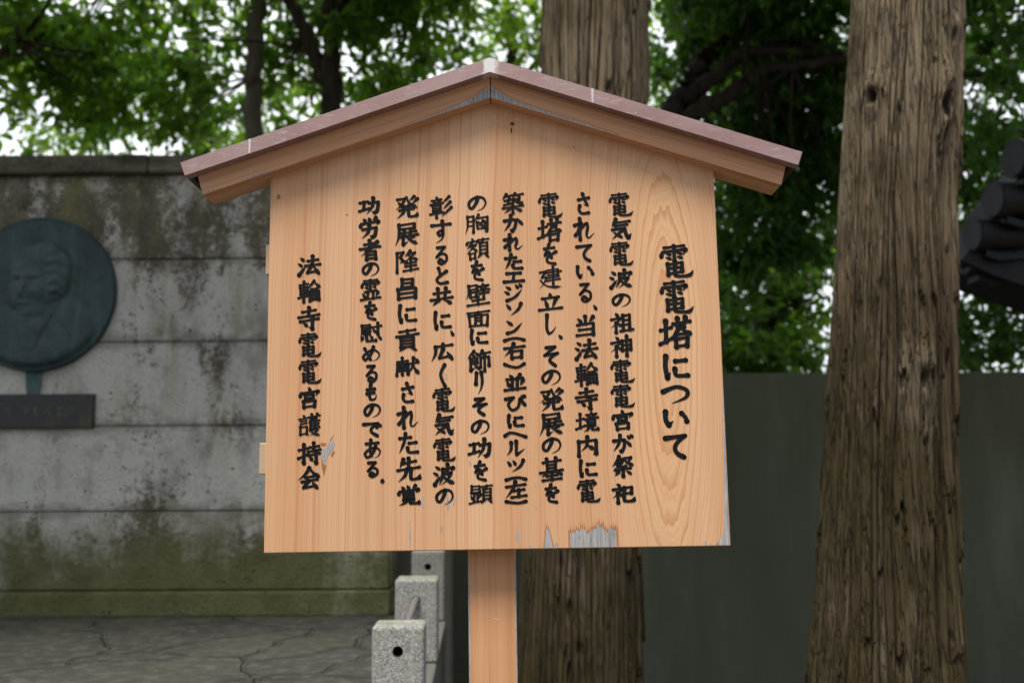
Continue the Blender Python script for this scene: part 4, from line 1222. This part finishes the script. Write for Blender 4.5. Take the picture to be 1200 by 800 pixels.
# ------------------------------------------------------------------ tiled roof corner on the right
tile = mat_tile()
dwood = mat_plain('smoke_dark_timber', (0.035, 0.028, 0.022), 0.8, var=0.3)
rp = at(1166, 234, 5.0)
t = thing('tiled_gate', 'corner of a dark tiled roof with stepped round ridge tiles, beyond the right cedar', 'gate roof', (rp.x, rp.y, 0.0))
ax = Vector((0.985, 0.17, 0.0)).normalized()          # the barrel tiles run back to the right
for i, (px, py, y, r) in enumerate(((1193, 186, 4.9, 0.100), (1169, 234, 5.0, 0.096), (1145, 275, 5.1, 0.088), (1137, 309, 5.2, 0.060))):
    c = at(px, py, y) - Vector((rp.x, rp.y, 0))
    bm = bmesh.new()
    tube(bm, [(c + ax * 0.03, r * 0.93), (c + ax * 0.05, r * 0.93), (c + ax * 2.4, r * 0.90)], 24)
    for f in bm.faces:
        f.smooth = len(f.verts) == 4 and f.calc_area() > 0.01
    bt = obj('barrel_tile', bm, tile, t)
    bm = bmesh.new()
    # the round end: raised rim and sunk field with a domed centre
    e = [(0.06, 1.0), (-0.026, 1.0), (-0.030, 0.92), (-0.024, 0.82), (0.014, 0.76), (0.018, 0.45), (-0.004, 0.34), (-0.010, 0.02)]
    tube(bm, [(c + ax * q, r * s) for q, s in e], 24)
    for f in bm.faces:
        f.smooth = False
    obj('tile_end', bm, tile, bt)
    bm = bmesh.new()                                  # the curved lips of the pan tiles under each barrel
    for j in range(5):
        q = c + ax * (0.05 + j * 0.17) + Vector((0, 0, -r * 0.95))
        prism(bm, [(q.x - 0.02, q.z - 0.035), (q.x + 0.05, q.z - 0.06), (q.x + 0.16, q.z - 0.05), (q.x + 0.165, q.z - 0.015), (q.x + 0.06, q.z - 0.025), (q.x - 0.015, q.z)], q.y - 0.03 - j * 0.002, q.y + 0.1)
    obj('pan_tile', bm, tile, bt)
bm = bmesh.new()
zc = [at(1200, 330, 5.1).z, at(1128, 306, 5.25).z]
base = [(-0.14, zc[1] - 0.02), (0.02, zc[1] - 0.10), (0.40, zc[1] - 0.24), (2.2, zc[1] - 0.34), (2.2, zc[1] + 1.1), (0.34, zc[1] + 0.58), (0.12, zc[1] + 0.34), (0.0, zc[1] + 0.14)]
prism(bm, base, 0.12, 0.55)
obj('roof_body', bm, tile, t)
for i in range(4):
    bm = bmesh.new()
    box(bm, 0.40 + i * 0.34, 0.46 + i * 0.34, 0.10, 0.5, zc[1] - 0.36, zc[1] - 0.22)
    obj('rafter', bm, dwood, t)
bm = bmesh.new()
box(bm, 1.42, 1.60, 0.2, 0.38, 0.0, zc[1] - 0.30)
obj('gate_post', bm, dwood, t, bevel=0.01)

# ------------------------------------------------------------------ cedars
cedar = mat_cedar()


def cedar_trunk(name, parent, axis, rad, ridges, seed, knots=(), rag=0.012, flare=None):
    """axis(z) -> (x, y), rad(z) -> r; the bark's strips and furrows are real relief."""
    zs = np.concatenate([np.linspace(0.0, 4.6, 620), np.linspace(4.65, 11.0, 60)])
    nt = 800
    th = np.arange(nt) / nt * math.tau
    T, Zg = np.meshgrid(th, zs)
    R = rad(Zg)
    k = ridges
    tw = T + 0.03 * np.sin(Zg * 1.7 + seed) + 0.05 * (vnoise(T / math.tau * 12, Zg * 1.1, 0, seed + 9, px=12) - 0.5)
    u = tw / math.tau
    # nested systems of upright furrows that join and split, and loose strips that end in ragged lips
    k1, k2, k3 = k, int(k * 1.62), k * 4
    bend = (vnoise(u * 9, Zg * 0.55, 0, seed, px=9) - 0.5) * 2.6 + (vnoise(u * 23, Zg * 1.6, 0, seed + 3, px=23) - 0.5) * 1.1
    w1, w2 = u * k1 + bend, u * k2 + bend * 1.3 + 0.37
    f1, f2 = np.abs((w1 % 1.0) - 0.5) * 2, np.abs((w2 % 1.0) - 0.5) * 2
    m1 = np.clip((vnoise(np.floor(w1 + 0.5), Zg * 0.8, 0, seed + 1) - 0.18) / 0.30, 0, 1)
    m2 = np.clip((vnoise(np.floor(w2 + 0.5), Zg * 1.1 + 7, 0, seed + 2) - 0.36) / 0.25, 0, 1)
    fur = np.clip((f1 - 0.66) / 0.34, 0, 1) * m1
    fur2 = np.clip((f2 - 0.68) / 0.32, 0, 1) * m2
    c = vnoise(u * k3, Zg * 2.2, 0, seed + 12, px=k3)
    fur3 = 1 - np.clip(np.abs(c - 0.5) / 0.2, 0, 1)
    sid = np.floor(w1)
    # loose strips that end in ragged lips
    ph = (Zg * 2.1 + 7 * vnoise(sid * 1.7 + 0.5, 0 * Zg, 0, seed + 5) + 0.35 * vnoise(u * k3, Zg * 3, 0, seed + 8, px=k3)) % 1.0
    on = np.clip((vnoise(sid, Zg * 1.0, 0, seed + 4) - 0.70) / 0.08, 0, 1) * (1 - fur)
    lip = on * (1 - ph) ** 1.5
    under = on * np.clip((ph - 0.88) / 0.05, 0, 1)
    plate = vnoise(sid, Zg * 0.5 + 3, 0, seed + 11)
    strip = 0.65 * vnoise(sid, Zg * 0.9 + 20, 0, seed + 13) + 0.35 * vnoise(np.floor(w2), Zg * 1.7 + 20, 0, seed + 14)
    G_ = np.maximum(np.maximum(fur, 0.8 * fur2), np.maximum(0.38 * fur3, 0.55 * under))
    disp = -0.011 * fur - 0.006 * fur2 - 0.003 * fur3 + rag * lip - 0.006 * under + 0.010 * (plate - 0.5) + 0.016 * (vnoise(u * 6, Zg * 0.5, 0, seed + 6, px=6) - 0.5)
    for (a0, z0, sa, sz, h) in knots:
        da = (T - a0 + math.pi) % math.tau - math.pi
        g = np.exp(-((da / sa) ** 2 + ((Zg - z0) / sz) ** 2))
        pit = np.exp(-((da / (sa * 0.4)) ** 2 + ((Zg - z0 + sz * 0.35) / (sz * 0.45)) ** 2))
        disp = disp + h * g - h * 1.5 * pit + h * 0.35 * g * (vnoise(T * 40, Zg * 40, 0, seed + 7) - 0.5)
        G_ = np.maximum(G_, 1.1 * pit)
    if flare:
        disp = disp + flare(T, Zg)
    R = R + disp
    cx, cy = axis(Zg)
    P = np.stack([cx + R * np.cos(T), cy + R * np.sin(T), Zg], -1).reshape(-1, 3)
    nz = len(zs)
    idx = np.arange(nz * nt).reshape(nz, nt)
    q = np.stack([idx[:-1], np.roll(idx[:-1], -1, 1), np.roll(idx[1:], -1, 1), idx[1:]], -1).reshape(-1, 4)
    me = bpy.data.meshes.new(name)
    me.vertices.add(len(P))
    me.vertices.foreach_set('co', P.ravel())
    me.loops.add(q.size)
    me.loops.foreach_set('vertex_index', q.ravel().astype(np.int32))
    me.polygons.add(len(q))
    me.polygons.foreach_set('loop_start', np.arange(0, q.size, 4, dtype=np.int32))
    me.update(calc_edges=True)
    at_ = me.attributes.new('groove', 'FLOAT', 'POINT')
    at_.data.foreach_set('value', np.clip(G_, 0, 1.2).ravel().astype(np.float32))
    at_ = me.attributes.new('strip', 'FLOAT', 'POINT')
    at_.data.foreach_set('value', np.clip((strip - 0.5) * 1.5 + 0.5, 0, 1).ravel().astype(np.float32))
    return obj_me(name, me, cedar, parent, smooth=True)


def leaves_mesh(name, pos, nrm_axis, length, width, mats, parent, rng):
    """Creased diamond leaves: pos (n,3), long axis (n,3), per-leaf length and width."""
    n = len(pos)
    ax_ = nrm_axis / (np.linalg.norm(nrm_axis, axis=1, keepdims=True) + 1e-9)
    r = rng.normal(size=(n, 3))
    side = np.cross(ax_, r)
    side /= np.linalg.norm(side, axis=1, keepdims=True) + 1e-9
    up = np.cross(side, ax_)
    L, Wd = length[:, None], width[:, None]
    v0 = pos
    v1 = pos + ax_ * L * 0.45 + side * Wd * 0.5 + up * Wd * 0.14
    v2 = pos + ax_ * L - up * L * 0.10
    v3 = pos + ax_ * L * 0.45 - side * Wd * 0.5 + up * Wd * 0.14
    V = np.stack([v0, v1, v2, v3], 1).reshape(-1, 3)
    i = np.arange(n)[:, None] * 4
    F = np.concatenate([i + np.array([[0, 1, 2]]), i + np.array([[0, 2, 3]])], 1).reshape(-1, 3)
    me = bpy.data.meshes.new(name)
    me.vertices.add(len(V))
    me.vertices.foreach_set('co', V.ravel())
    me.loops.add(F.size)
    me.loops.foreach_set('vertex_index', F.ravel().astype(np.int32))
    me.polygons.add(len(F))
    me.polygons.foreach_set('loop_start', np.arange(0, F.size, 3, dtype=np.int32))
    me.update(calc_edges=True)
    return obj_me(name, me, mats, parent)


def sprigs(rng, c, rad, n, per, spread, droop, clump, seed):
    """Leaf positions and axes for n sprigs in an ellipsoid, thinned by a clump noise so that gaps stay open."""
    out_p, out_a = [], []
    got = 0
    tries = 0
    while got < n and tries < 40:
        tries += 1
        q = rng.uniform(-1, 1, (n * 2, 3))
        q = q[np.sum(q * q, 1) < 1]
        p = q * rad + c
        w_ = vnoise(p[:, 0] * 1.5 + 50, p[:, 1] * 1.5 + 50, p[:, 2] * 1.9 + 50, seed)
        w2 = vnoise(p[:, 0] * 4 + 50, p[:, 1] * 4 + 50, p[:, 2] * 4 + 50, seed + 1)
        keep = (0.45 * w_ + 0.55 * w2) > clump
        p, q = p[keep][:n - got], q[keep][:n - got]
        got += len(p)
        d = q * 0.6 + rng.normal(size=p.shape) * 0.7 + np.array([0, 0, -droop])
        d /= np.linalg.norm(d, axis=1, keepdims=True)
        for k in range(per):
            s = rng.uniform(-0.5, 0.6, (len(p), 1)) * spread
            out_p.append(p + d * s + rng.normal(size=p.shape) * spread * 0.10)
            out_a.append(d * 0.5 + rng.normal(size=p.shape) * 0.75 + np.array([0, 0, -0.35 * droop]))
    return np.concatenate(out_p), np.concatenate(out_a)


needle = mat_leaf('cedar_sprays', (0.018, 0.035, 0.012), (0.04, 0.07, 0.022), (0.06, 0.10, 0.02), 0.2)


def cedar_tree(label, axis, rad, ridges, seed, knots, flare, crown_z, rag=0.012, group='big cedars standing behind the sign'):
    t = thing('cedar_tree', label, 'tree', (0, 0, 0), group)
    x, y = axis(np.array([0.0]))
    cedar_trunk('trunk', t, axis, rad, ridges, seed, knots, rag, flare)
    rg = np.random.default_rng(seed)
    xs, ys = axis(np.array([crown_z]))
    P, A = [], []
    bm = bmesh.new()
    for i in range(64):
        z = crown_z + rg.uniform(0, 10.6 - crown_z)
        ang = rg.uniform(0, math.tau)
        xa, ya = axis(np.array([min(z, 10.9)]))
        ln = rg.uniform(1.3, 2.3) * (1 - 0.09 * (z - crown_z))
        a = Vector((float(xa[0]), float(ya[0]), z))
        b = a + Vector((math.cos(ang) * ln, math.sin(ang) * ln, rg.uniform(-0.5, 0.2)))
        tube(bm, [(a, 0.035), ((a + b) / 2 + Vector((0, 0, 0.12)), 0.022), (b, 0.006)], 5)
        for k in range(16):
            f = rg.uniform(0.3, 1.05)
            c = np.array(a + (b - a) * f) + rg.normal(size=3) * 0.10
            n_ = 5
            P.append(c + rg.normal(size=(n_, 3)) * 0.07)
            A.append(rg.normal(size=(n_, 3)) * 0.5 + np.array([math.cos(ang), math.sin(ang), -0.9]))
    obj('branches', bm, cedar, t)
    P, A = np.concatenate(P), np.concatenate(A)
    leaves_mesh('crown', P, A, rg.uniform(0.2, 0.42, len(P)), rg.uniform(0.06, 0.12, len(P)), needle, t, rg)
    return t


def lerp_axis(pts):
    zz = [p[2] for p in pts]
    return lambda z: (np.interp(z, zz, [p[0] for p in pts]), np.interp(z, zz, [p[1] for p in pts]))


def lerp_rad(pts):
    return lambda z: np.interp(z, [p[0] for p in pts], [p[1] for p in pts])


def px_trunk(rows, y):
    """rows of (py, left px, right px) -> axis points and radii at distance y."""
    A, Rr = [], []
    for py, l, r in rows:
        a, b = at(l, py, y), at(r, py, y)
        A.append(((a.x + b.x) / 2, y, (a.z + b.z) / 2))
        Rr.append(((a.z + b.z) / 2, abs(b.x - a.x) / 2))
    A.sort(key=lambda p: p[2])
    Rr.sort()
    return A, Rr


A1, R1 = px_trunk(((0, 636, 761), (110, 633, 760), (640, 612, 753), (800, 606, 753)), 4.3)
A1 = [(A1[0][0], 4.3, 0.0)] + A1 + [(A1[-1][0] + 0.1, 4.35, 11.0)]
R1 = [(0.0, R1[0][1] * 1.12)] + R1 + [(11.0, R1[-1][1] * 0.45)]
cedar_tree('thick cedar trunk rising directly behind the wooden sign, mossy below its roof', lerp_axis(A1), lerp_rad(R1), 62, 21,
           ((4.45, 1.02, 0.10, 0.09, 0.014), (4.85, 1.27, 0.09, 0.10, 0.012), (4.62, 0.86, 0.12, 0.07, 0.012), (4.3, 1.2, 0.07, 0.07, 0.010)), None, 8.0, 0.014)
A2, R2 = px_trunk(((0, 1003, 1124), (130, 993, 1121), (250, 985, 1114), (400, 977, 1113), (560, 968, 1112), (700, 958, 1115), (800, 947, 1118)), 3.6)
A2 = [(A2[0][0] - 0.03, 3.6, 0.0)] + A2 + [(A2[-1][0] + 0.1, 3.6, 11.0)]
R2 = [(0.0, R2[0][1] * 1.25)] + R2 + [(11.0, R2[-1][1] * 0.4)]


def flare2(T, Zg):
    # a deep flute down the right-hand side with a buttress behind it
    da = (T - 5.38 + math.pi) % math.tau - math.pi
    db = (T - 5.85 + math.pi) % math.tau - math.pi
    k = np.clip((3.0 - Zg) / 2.2, 0, 1)
    return -0.045 * np.exp(-(da / 0.17) ** 2) * (0.45 + k) + 0.014 * np.exp(-(db / 0.25) ** 2) * k


def knot_at(px, py, y, A, Rr):
    p = at(px, py, y)
    z = p.z
    cx, cy = [float(q) for q in lerp_axis(A)(np.array([z]))]
    r = float(lerp_rad(Rr)(np.array([z])))
    s = max(-0.95, min(0.95, (p.x - cx) / r))
    return (-math.acos(s)) % math.tau, z


kk = []
for px, py, sa, sz, h in ((1084, 130, 0.26, 0.11, 0.040), (1008, 122, 0.24, 0.06, 0.034), (1102, 52, 0.14, 0.07, 0.016), (1056, 440, 0.17, 0.08, 0.020), (1068, 95, 0.10, 0.03, 0.008), (1088, 165, 0.16, 0.08, 0.012)):
    a0, z0 = knot_at(px, py, 3.6, A2, R2)
    kk.append((a0, z0, sa, sz, h))
cedar_tree('tall cedar trunk with knots, standing at the right in front of the tiled roof', lerp_axis(A2), lerp_rad(R2), 56, 47, tuple(kk), flare2, 7.6)

# ------------------------------------------------------------------ broad-leaved trees beyond the walls
bark_d = mat_bark('dark_bark', (0.018, 0.015, 0.012), (0.05, 0.043, 0.034))
bark_g = mat_bark('grey_bark', (0.07, 0.066, 0.05), (0.15, 0.142, 0.115))
leaf_a = mat_leaf('leaf_deep', (0.018, 0.055, 0.008), (0.05, 0.12, 0.016), (0.20, 0.42, 0.025), 0.46)
leaf_b = mat_leaf('leaf_fresh', (0.035, 0.09, 0.01), (0.085, 0.17, 0.02), (0.31, 0.54, 0.035), 0.5)
leaf_c = mat_leaf('leaf_shade', (0.013, 0.040, 0.009), (0.034, 0.085, 0.016), (0.12, 0.28, 0.025), 0.42)


def tree(label, base, limbs, blobs, bark, leafm, seed, leaf=0.135, per=8, clump=0.52, high=(), dens=0.5):
    """limbs: lists of ((px, py, y), radius); the first is the trunk and starts at base.  blobs: (px, py, y, rx, ry, rz, sprigs)."""
    t = thing('broadleaf_tree', label, 'tree', (base[0], base[1], 0.0), 'leafy trees beyond the walls')
    off = Vector((base[0], base[1], 0.0))
    rg = np.random.default_rng(seed)
    tips = []
    for li, lm in enumerate(limbs):
        pts = [(at(*p) - off, r) for p, r in lm]
        if li == 0:
            pts = [(Vector((0, 0, 0)), lm[0][1] * 1.3)] + pts
        sp = smooth_path([((q.x, q.y, q.z), r) for q, r in pts], 7)
        # a slight natural waver
        sp = [(q + Vector(rg.normal(size=3) * r * 0.18), r * (1 + rg.normal() * 0.04)) for q, r in sp]
        bm = bmesh.new()
        tube(bm, sp, 10)
        obj('trunk' if li == 0 else 'limb', bm, bark, t)
        tips += sp[len(sp) // 2:]
    P, A = [], []
    for bi, (px, py, y, rx, ry, rz, n) in enumerate(blobs):
        c = at(px, py, y) - off
        p, a = sprigs(rg, np.array(c), np.array([rx, ry, rz]), int(n * dens), per, 0.24, 0.5, clump, seed + bi * 5)
        P.append(p)
        A.append(a)
        # twigs from the nearest limb into this mass of leaves
        tp = min(tips, key=lambda s: (s[0] - c).length)[0]
        bm = bmesh.new()
        for k in range(5):
            e = c + Vector((rg.uniform(-.8, .8) * rx, rg.uniform(-.8, .8) * ry, rg.uniform(-.8, .8) * rz))
            mid = (tp + e) / 2 + Vector(rg.normal(size=3) * 0.12)
            tube(bm, smooth_path([(tuple(tp), 0.014), (tuple(mid), 0.010), (tuple(e), 0.005)], 5), 5)
        obj('branch', bm, bark, t)
    P, A = np.concatenate(P), np.concatenate(A)
    L = rg.uniform(0.65, 1.25, len(P)) * leaf
    for hi, (hx, hy, hz, rx, ry, rz, n) in enumerate(high):       # the unseen top of the crown, spread over the terrace to shade it
        p, a = sprigs(rg, np.array((hx, hy, hz)) - np.array(off), np.array([rx, ry, rz]), n, 6, 0.3, 0.4, 0.42, seed + 70 + hi)
        P, A = np.concatenate([P, p]), np.concatenate([A, a])
        L = np.concatenate([L, rg.uniform(0.15, 0.26, len(p))])
    leaves_mesh('crown', P, A, L, L * rg.uniform(0.38, 0.55, len(P)), leafm, t, rg)
    return t


def base_of(px, y):
    return (at(px, 300, y).x, y)


tree('slender straight grey trunk standing behind the stone wall, left of the forked tree', base_of(292, 8.5),
     [[((296, 165, 8.5), 0.082), ((298, 90, 8.5), 0.078), ((304, 0, 8.5), 0.074), ((312, -130, 8.5), 0.06)],
      [((304, -20, 8.5), 0.04), ((230, -70, 8.4), 0.03), ((150, -60, 8.2), 0.015)]],
     [(150, 30, 8.6, 0.9, 1.0, 0.7, 420), (235, 70, 9.4, 0.75, 0.8, 0.55, 260), (90, 110, 9.6, 0.9, 0.8, 0.55, 300), (180, 140, 9.6, 0.9, 0.8, 0.4, 260), (250, -40, 8.6, 1.1, 1.0, 0.6, 400)],
     bark_g, leaf_a, 101, dens=0.33, high=[(-2.4, 6.2, 7.2, 1.9, 2.4, 1.0, 700), (-1.6, 4.2, 6.6, 1.6, 1.4, 0.8, 520)])
tree('forked dark-barked tree rising behind the left slope of the sign roof', base_of(392, 8.0),
     [[((390, 160, 8.0), 0.088), ((389, 100, 8.0), 0.085), ((388, 45, 8.0), 0.068), ((386, -10, 8.0), 0.062), ((392, -120, 8.0), 0.05)],
      [((389, 105, 8.0), 0.06), ((374, 80, 8.0), 0.062), ((358, 40, 8.0), 0.056), ((340, 0, 7.95), 0.05), ((318, -60, 7.9), 0.04)],
      [((366, 62, 8.0), 0.016), ((345, 58, 7.95), 0.014), ((316, 50, 7.9), 0.012), ((250, 47, 7.8), 0.010), ((190, 46, 7.7), 0.006)],
      [((388, 20, 8.0), 0.035), ((430, -20, 7.9), 0.028), ((490, -30, 7.8), 0.015)]],
     [(350, 110, 9.2, 0.45, 0.7, 0.5, 170), (440, 40, 8.4, 0.55, 0.9, 0.5, 330), (500, 10, 8.2, 0.6, 0.9, 0.32, 260), (330, 0, 8.8, 0.6, 0.9, 0.4, 220), (420, 100, 9.4, 0.5, 0.6, 0.35, 170), (470, -60, 8.2, 1.2, 1.0, 0.5, 350), (430, -10, 8.6, 0.5, 0.8, 0.4, 200)],
     bark_d, leaf_a, 131, dens=0.37, high=[(-0.6, 5.8, 7.6, 1.8, 2.2, 1.0, 650)])
tree('leafy tree at the far left whose branches enter over the stone wall', base_of(-150, 8.0),
     [[((-120, 200, 8.0), 0.12), ((-90, 110, 8.0), 0.10), ((-60, 60, 8.0), 0.09), ((-30, -60, 8.0), 0.07)],
      [((-75, 85, 8.0), 0.05), ((-10, 68, 7.9), 0.034), ((30, 40, 7.8), 0.022), ((60, 0, 7.7), 0.015)],
      [((-20, 68, 7.9), 0.02), ((40, 62, 7.8), 0.014), ((90, 66, 7.7), 0.008)]],
     [(40, 20, 8.2, 0.75, 0.9, 0.5, 330), (20, 150, 9.5, 0.4, 0.7, 0.28, 90), (70, 70, 8.8, 0.7, 0.8, 0.45, 260), (-30, -20, 8.0, 0.9, 1.0, 0.7, 250), (110, 90, 8.8, 0.4, 0.5, 0.5, 110)],
     bark_d, leaf_a, 163, dens=0.31, high=[(-4.6, 5.4, 6.8, 1.9, 2.4, 1.1, 700), (-3.6, 3.6, 6.4, 1.5, 1.5, 0.8, 480)])
tree('big spreading tree with dark arching limbs behind the right slope of the sign roof', base_of(762, 8.0),
     [[((765, 260, 8.0), 0.16), ((780, 165, 8.0), 0.14), ((800, 110, 8.0), 0.10), ((826, 70, 8.05), 0.082), ((845, 45, 8.1), 0.06), ((870, -20, 8.2), 0.05)],
      [((783, 160, 8.0), 0.09), ((806, 118, 7.95), 0.075), ((840, 88, 7.9), 0.062), ((868, 64, 7.85), 0.05), ((905, 60, 7.8), 0.044), ((960, 63, 7.75), 0.036), ((1040, 70, 7.7), 0.03)],
      [((783, 168, 7.98), 0.08), ((815, 132, 7.9), 0.07), ((850, 112, 7.85), 0.066), ((880, 90, 7.8), 0.055), ((905, 80, 7.75), 0.042), ((945, 76, 7.7), 0.040), ((990, 70, 7.65), 0.038), ((1060, 78, 7.6), 0.03)],
      [((874, 92, 7.8), 0.018), ((873, 60, 7.75), 0.016), ((877, 20, 7.7), 0.012), ((872, -20, 7.7), 0.01)],
      [((866, 62, 7.85), 0.018), ((885, 38, 7.85), 0.014), ((910, 22, 7.8), 0.009)]],
     [(820, 20, 8.3, 0.55, 0.8, 0.45, 330), (900, 10, 8.0, 0.6, 0.9, 0.5, 420), (960, 30, 8.2, 0.55, 0.9, 0.6, 400), (930, 110, 8.4, 0.5, 0.8, 0.4, 300), (960, 160, 8.6, 0.5, 0.8, 0.45, 300), (880, 150, 8.8, 0.55, 0.7, 0.35, 250),
      (930, 230, 8.8, 0.6, 0.8, 0.5, 380), (880, 260, 8.8, 0.5, 0.8, 0.4, 330), (900, 320, 9.0, 0.6, 0.7, 0.35, 260), (790, 60, 9.2, 0.45, 0.6, 0.5, 160), (940, -50, 8.0, 1.4, 1.1, 0.6, 520), (850, 60, 9.6, 0.9, 0.6, 0.7, 330)],
     bark_d, leaf_c, 197, dens=0.40, high=[(1.6, 6.4, 7.6, 2.2, 2.2, 1.1, 750)])
tree('dark leafy tree behind the right cedar and the tiled roof', base_of(1260, 8.5),
     [[((1250, 300, 8.5), 0.12), ((1240, 180, 8.5), 0.10), ((1225, 60, 8.5), 0.08), ((1215, -60, 8.5), 0.05)],
      [((1236, 150, 8.5), 0.05), ((1190, 98, 8.3), 0.04), ((1150, 88, 8.2), 0.03), ((1105, 92, 8.1), 0.015)],
      [((1180, 96, 8.3), 0.014), ((1160, 60, 8.2), 0.012), ((1172, 10, 8.2), 0.008)],
      [((1120, 88, 8.15), 0.012), ((1150, 65, 8.1), 0.010), ((1168, 30, 8.1), 0.006)]],
     [(1160, 30, 8.4, 0.6, 0.9, 0.5, 370), (1150, 120, 8.6, 0.5, 0.9, 0.45, 260), (1140, 200, 8.6, 0.5, 0.9, 0.5, 330), (1190, 300, 8.8, 0.6, 0.9, 0.5, 330), (1150, 300, 9.0, 0.5, 0.8, 0.6, 300), (1190, 390, 9.0, 0.6, 0.8, 0.35, 230), (1140, 390, 9.2, 0.5, 0.7, 0.35, 180), (1180, -60, 8.4, 1.1, 1.1, 0.5, 360)],
     bark_d, leaf_c, 229, dens=0.34, high=[(4.2, 5.6, 7.2, 2.0, 2.6, 1.1, 750), (3.2, 3.6, 6.4, 1.5, 1.4, 0.9, 450)])
tree('fresh green tree seen low between the board and the right cedar, over the mossy wall', base_of(905, 10.5),
     [[((905, 430, 10.5), 0.07), ((900, 360, 10.5), 0.06), ((915, 290, 10.5), 0.05), ((905, 200, 10.5), 0.03)],
      [((902, 370, 10.5), 0.03), ((870, 330, 10.4), 0.02), ((850, 300, 10.3), 0.01)],
      [((905, 350, 10.5), 0.03), ((940, 320, 10.5), 0.02), ((965, 300, 10.4), 0.01)]],
     [(880, 400, 10.2, 0.55, 0.7, 0.30, 260), (920, 370, 10.6, 0.5, 0.7, 0.35, 240), (880, 345, 10.8, 0.6, 0.7, 0.3, 130), (950, 330, 10.4, 0.4, 0.6, 0.4, 120), (900, 425, 10.0, 0.8, 0.5, 0.22, 260), (830, 330, 10.8, 0.5, 0.6, 0.8, 150)],
     bark_d, leaf_a, 263, dens=0.42)
tree('pale green tree in the distance between the forked tree and the cedar behind the sign', base_of(600, 11.5),
     [[((600, 300, 11.5), 0.10), ((596, 180, 11.5), 0.09), ((600, 90, 11.5), 0.07), ((590, -20, 11.5), 0.05)],
      [((598, 150, 11.5), 0.05), ((560, 90, 11.4), 0.03), ((520, 60, 11.3), 0.015)],
      [((598, 110, 11.5), 0.04), ((640, 60, 11.4), 0.03), ((680, 30, 11.3), 0.015)]],
     [(600, 60, 11.5, 0.6, 0.8, 0.55, 300), (625, 25, 11.3, 0.5, 0.7, 0.4, 200), (450, 130, 11.8, 0.7, 0.8, 0.45, 220), (560, 5, 11.0, 0.7, 0.8, 0.25, 210), (770, 60, 11.6, 0.5, 0.8, 0.8, 260), (500, 125, 11.2, 0.35, 0.5, 0.25, 80)],
     bark_d, leaf_b, 283, dens=0.24)
tree('sunlit green tree in the distance behind the slender grey trunk', base_of(240, 12.0),
     [[((240, 300, 12.0), 0.10), ((236, 200, 12.0), 0.09), ((230, 90, 12.0), 0.07), ((225, -20, 12.0), 0.05)],
      [((236, 160, 12.0), 0.04), ((180, 110, 11.9), 0.03), ((120, 80, 11.8), 0.015)],
      [((234, 140, 12.0), 0.04), ((300, 110, 11.9), 0.03), ((340, 90, 11.8), 0.015)]],
     [(340, 130, 12.0, 0.7, 0.8, 0.55, 330), (210, 20, 12.0, 0.9, 0.9, 0.6, 330), (160, 100, 12.2, 0.9, 0.9, 0.5, 300), (60, 50, 12.2, 0.9, 0.9, 0.7, 320), (300, 175, 12.2, 0.8, 0.8, 0.3, 260), (110, 160, 12.0, 0.9, 0.8, 0.22, 200), (230, 150, 12.2, 0.6, 0.8, 0.35, 200)],
     bark_d, leaf_b, 311, dens=0.24)
tree('shaded tree in the distance behind the arching limbs, filling the gap to the right', base_of(1010, 12.0),
     [[((1010, 320, 12.0), 0.11), ((1005, 200, 12.0), 0.09), ((1000, 90, 12.0), 0.07), ((1005, -20, 12.0), 0.05)],
      [((1006, 190, 12.0), 0.05), ((930, 140, 11.9), 0.03), ((870, 110, 11.8), 0.015)],
      [((1004, 180, 12.0), 0.05), ((1080, 150, 11.9), 0.03), ((1150, 130, 11.8), 0.015)]],
     [(900, 60, 12.0, 0.9, 0.9, 0.8, 450), (960, 130, 12.0, 0.9, 0.9, 0.8, 450), (880, 200, 12.2, 0.8, 0.9, 0.6, 330), (940, 270, 12.2, 0.8, 0.9, 0.6, 360), (1150, 60, 12.0, 0.9, 0.9, 0.8, 400), (1150, 190, 12.2, 0.9, 0.9, 0.8, 400), (1170, 330, 12.2, 0.8, 0.9, 0.6, 260)],
     bark_d, leaf_c, 347, dens=0.34)
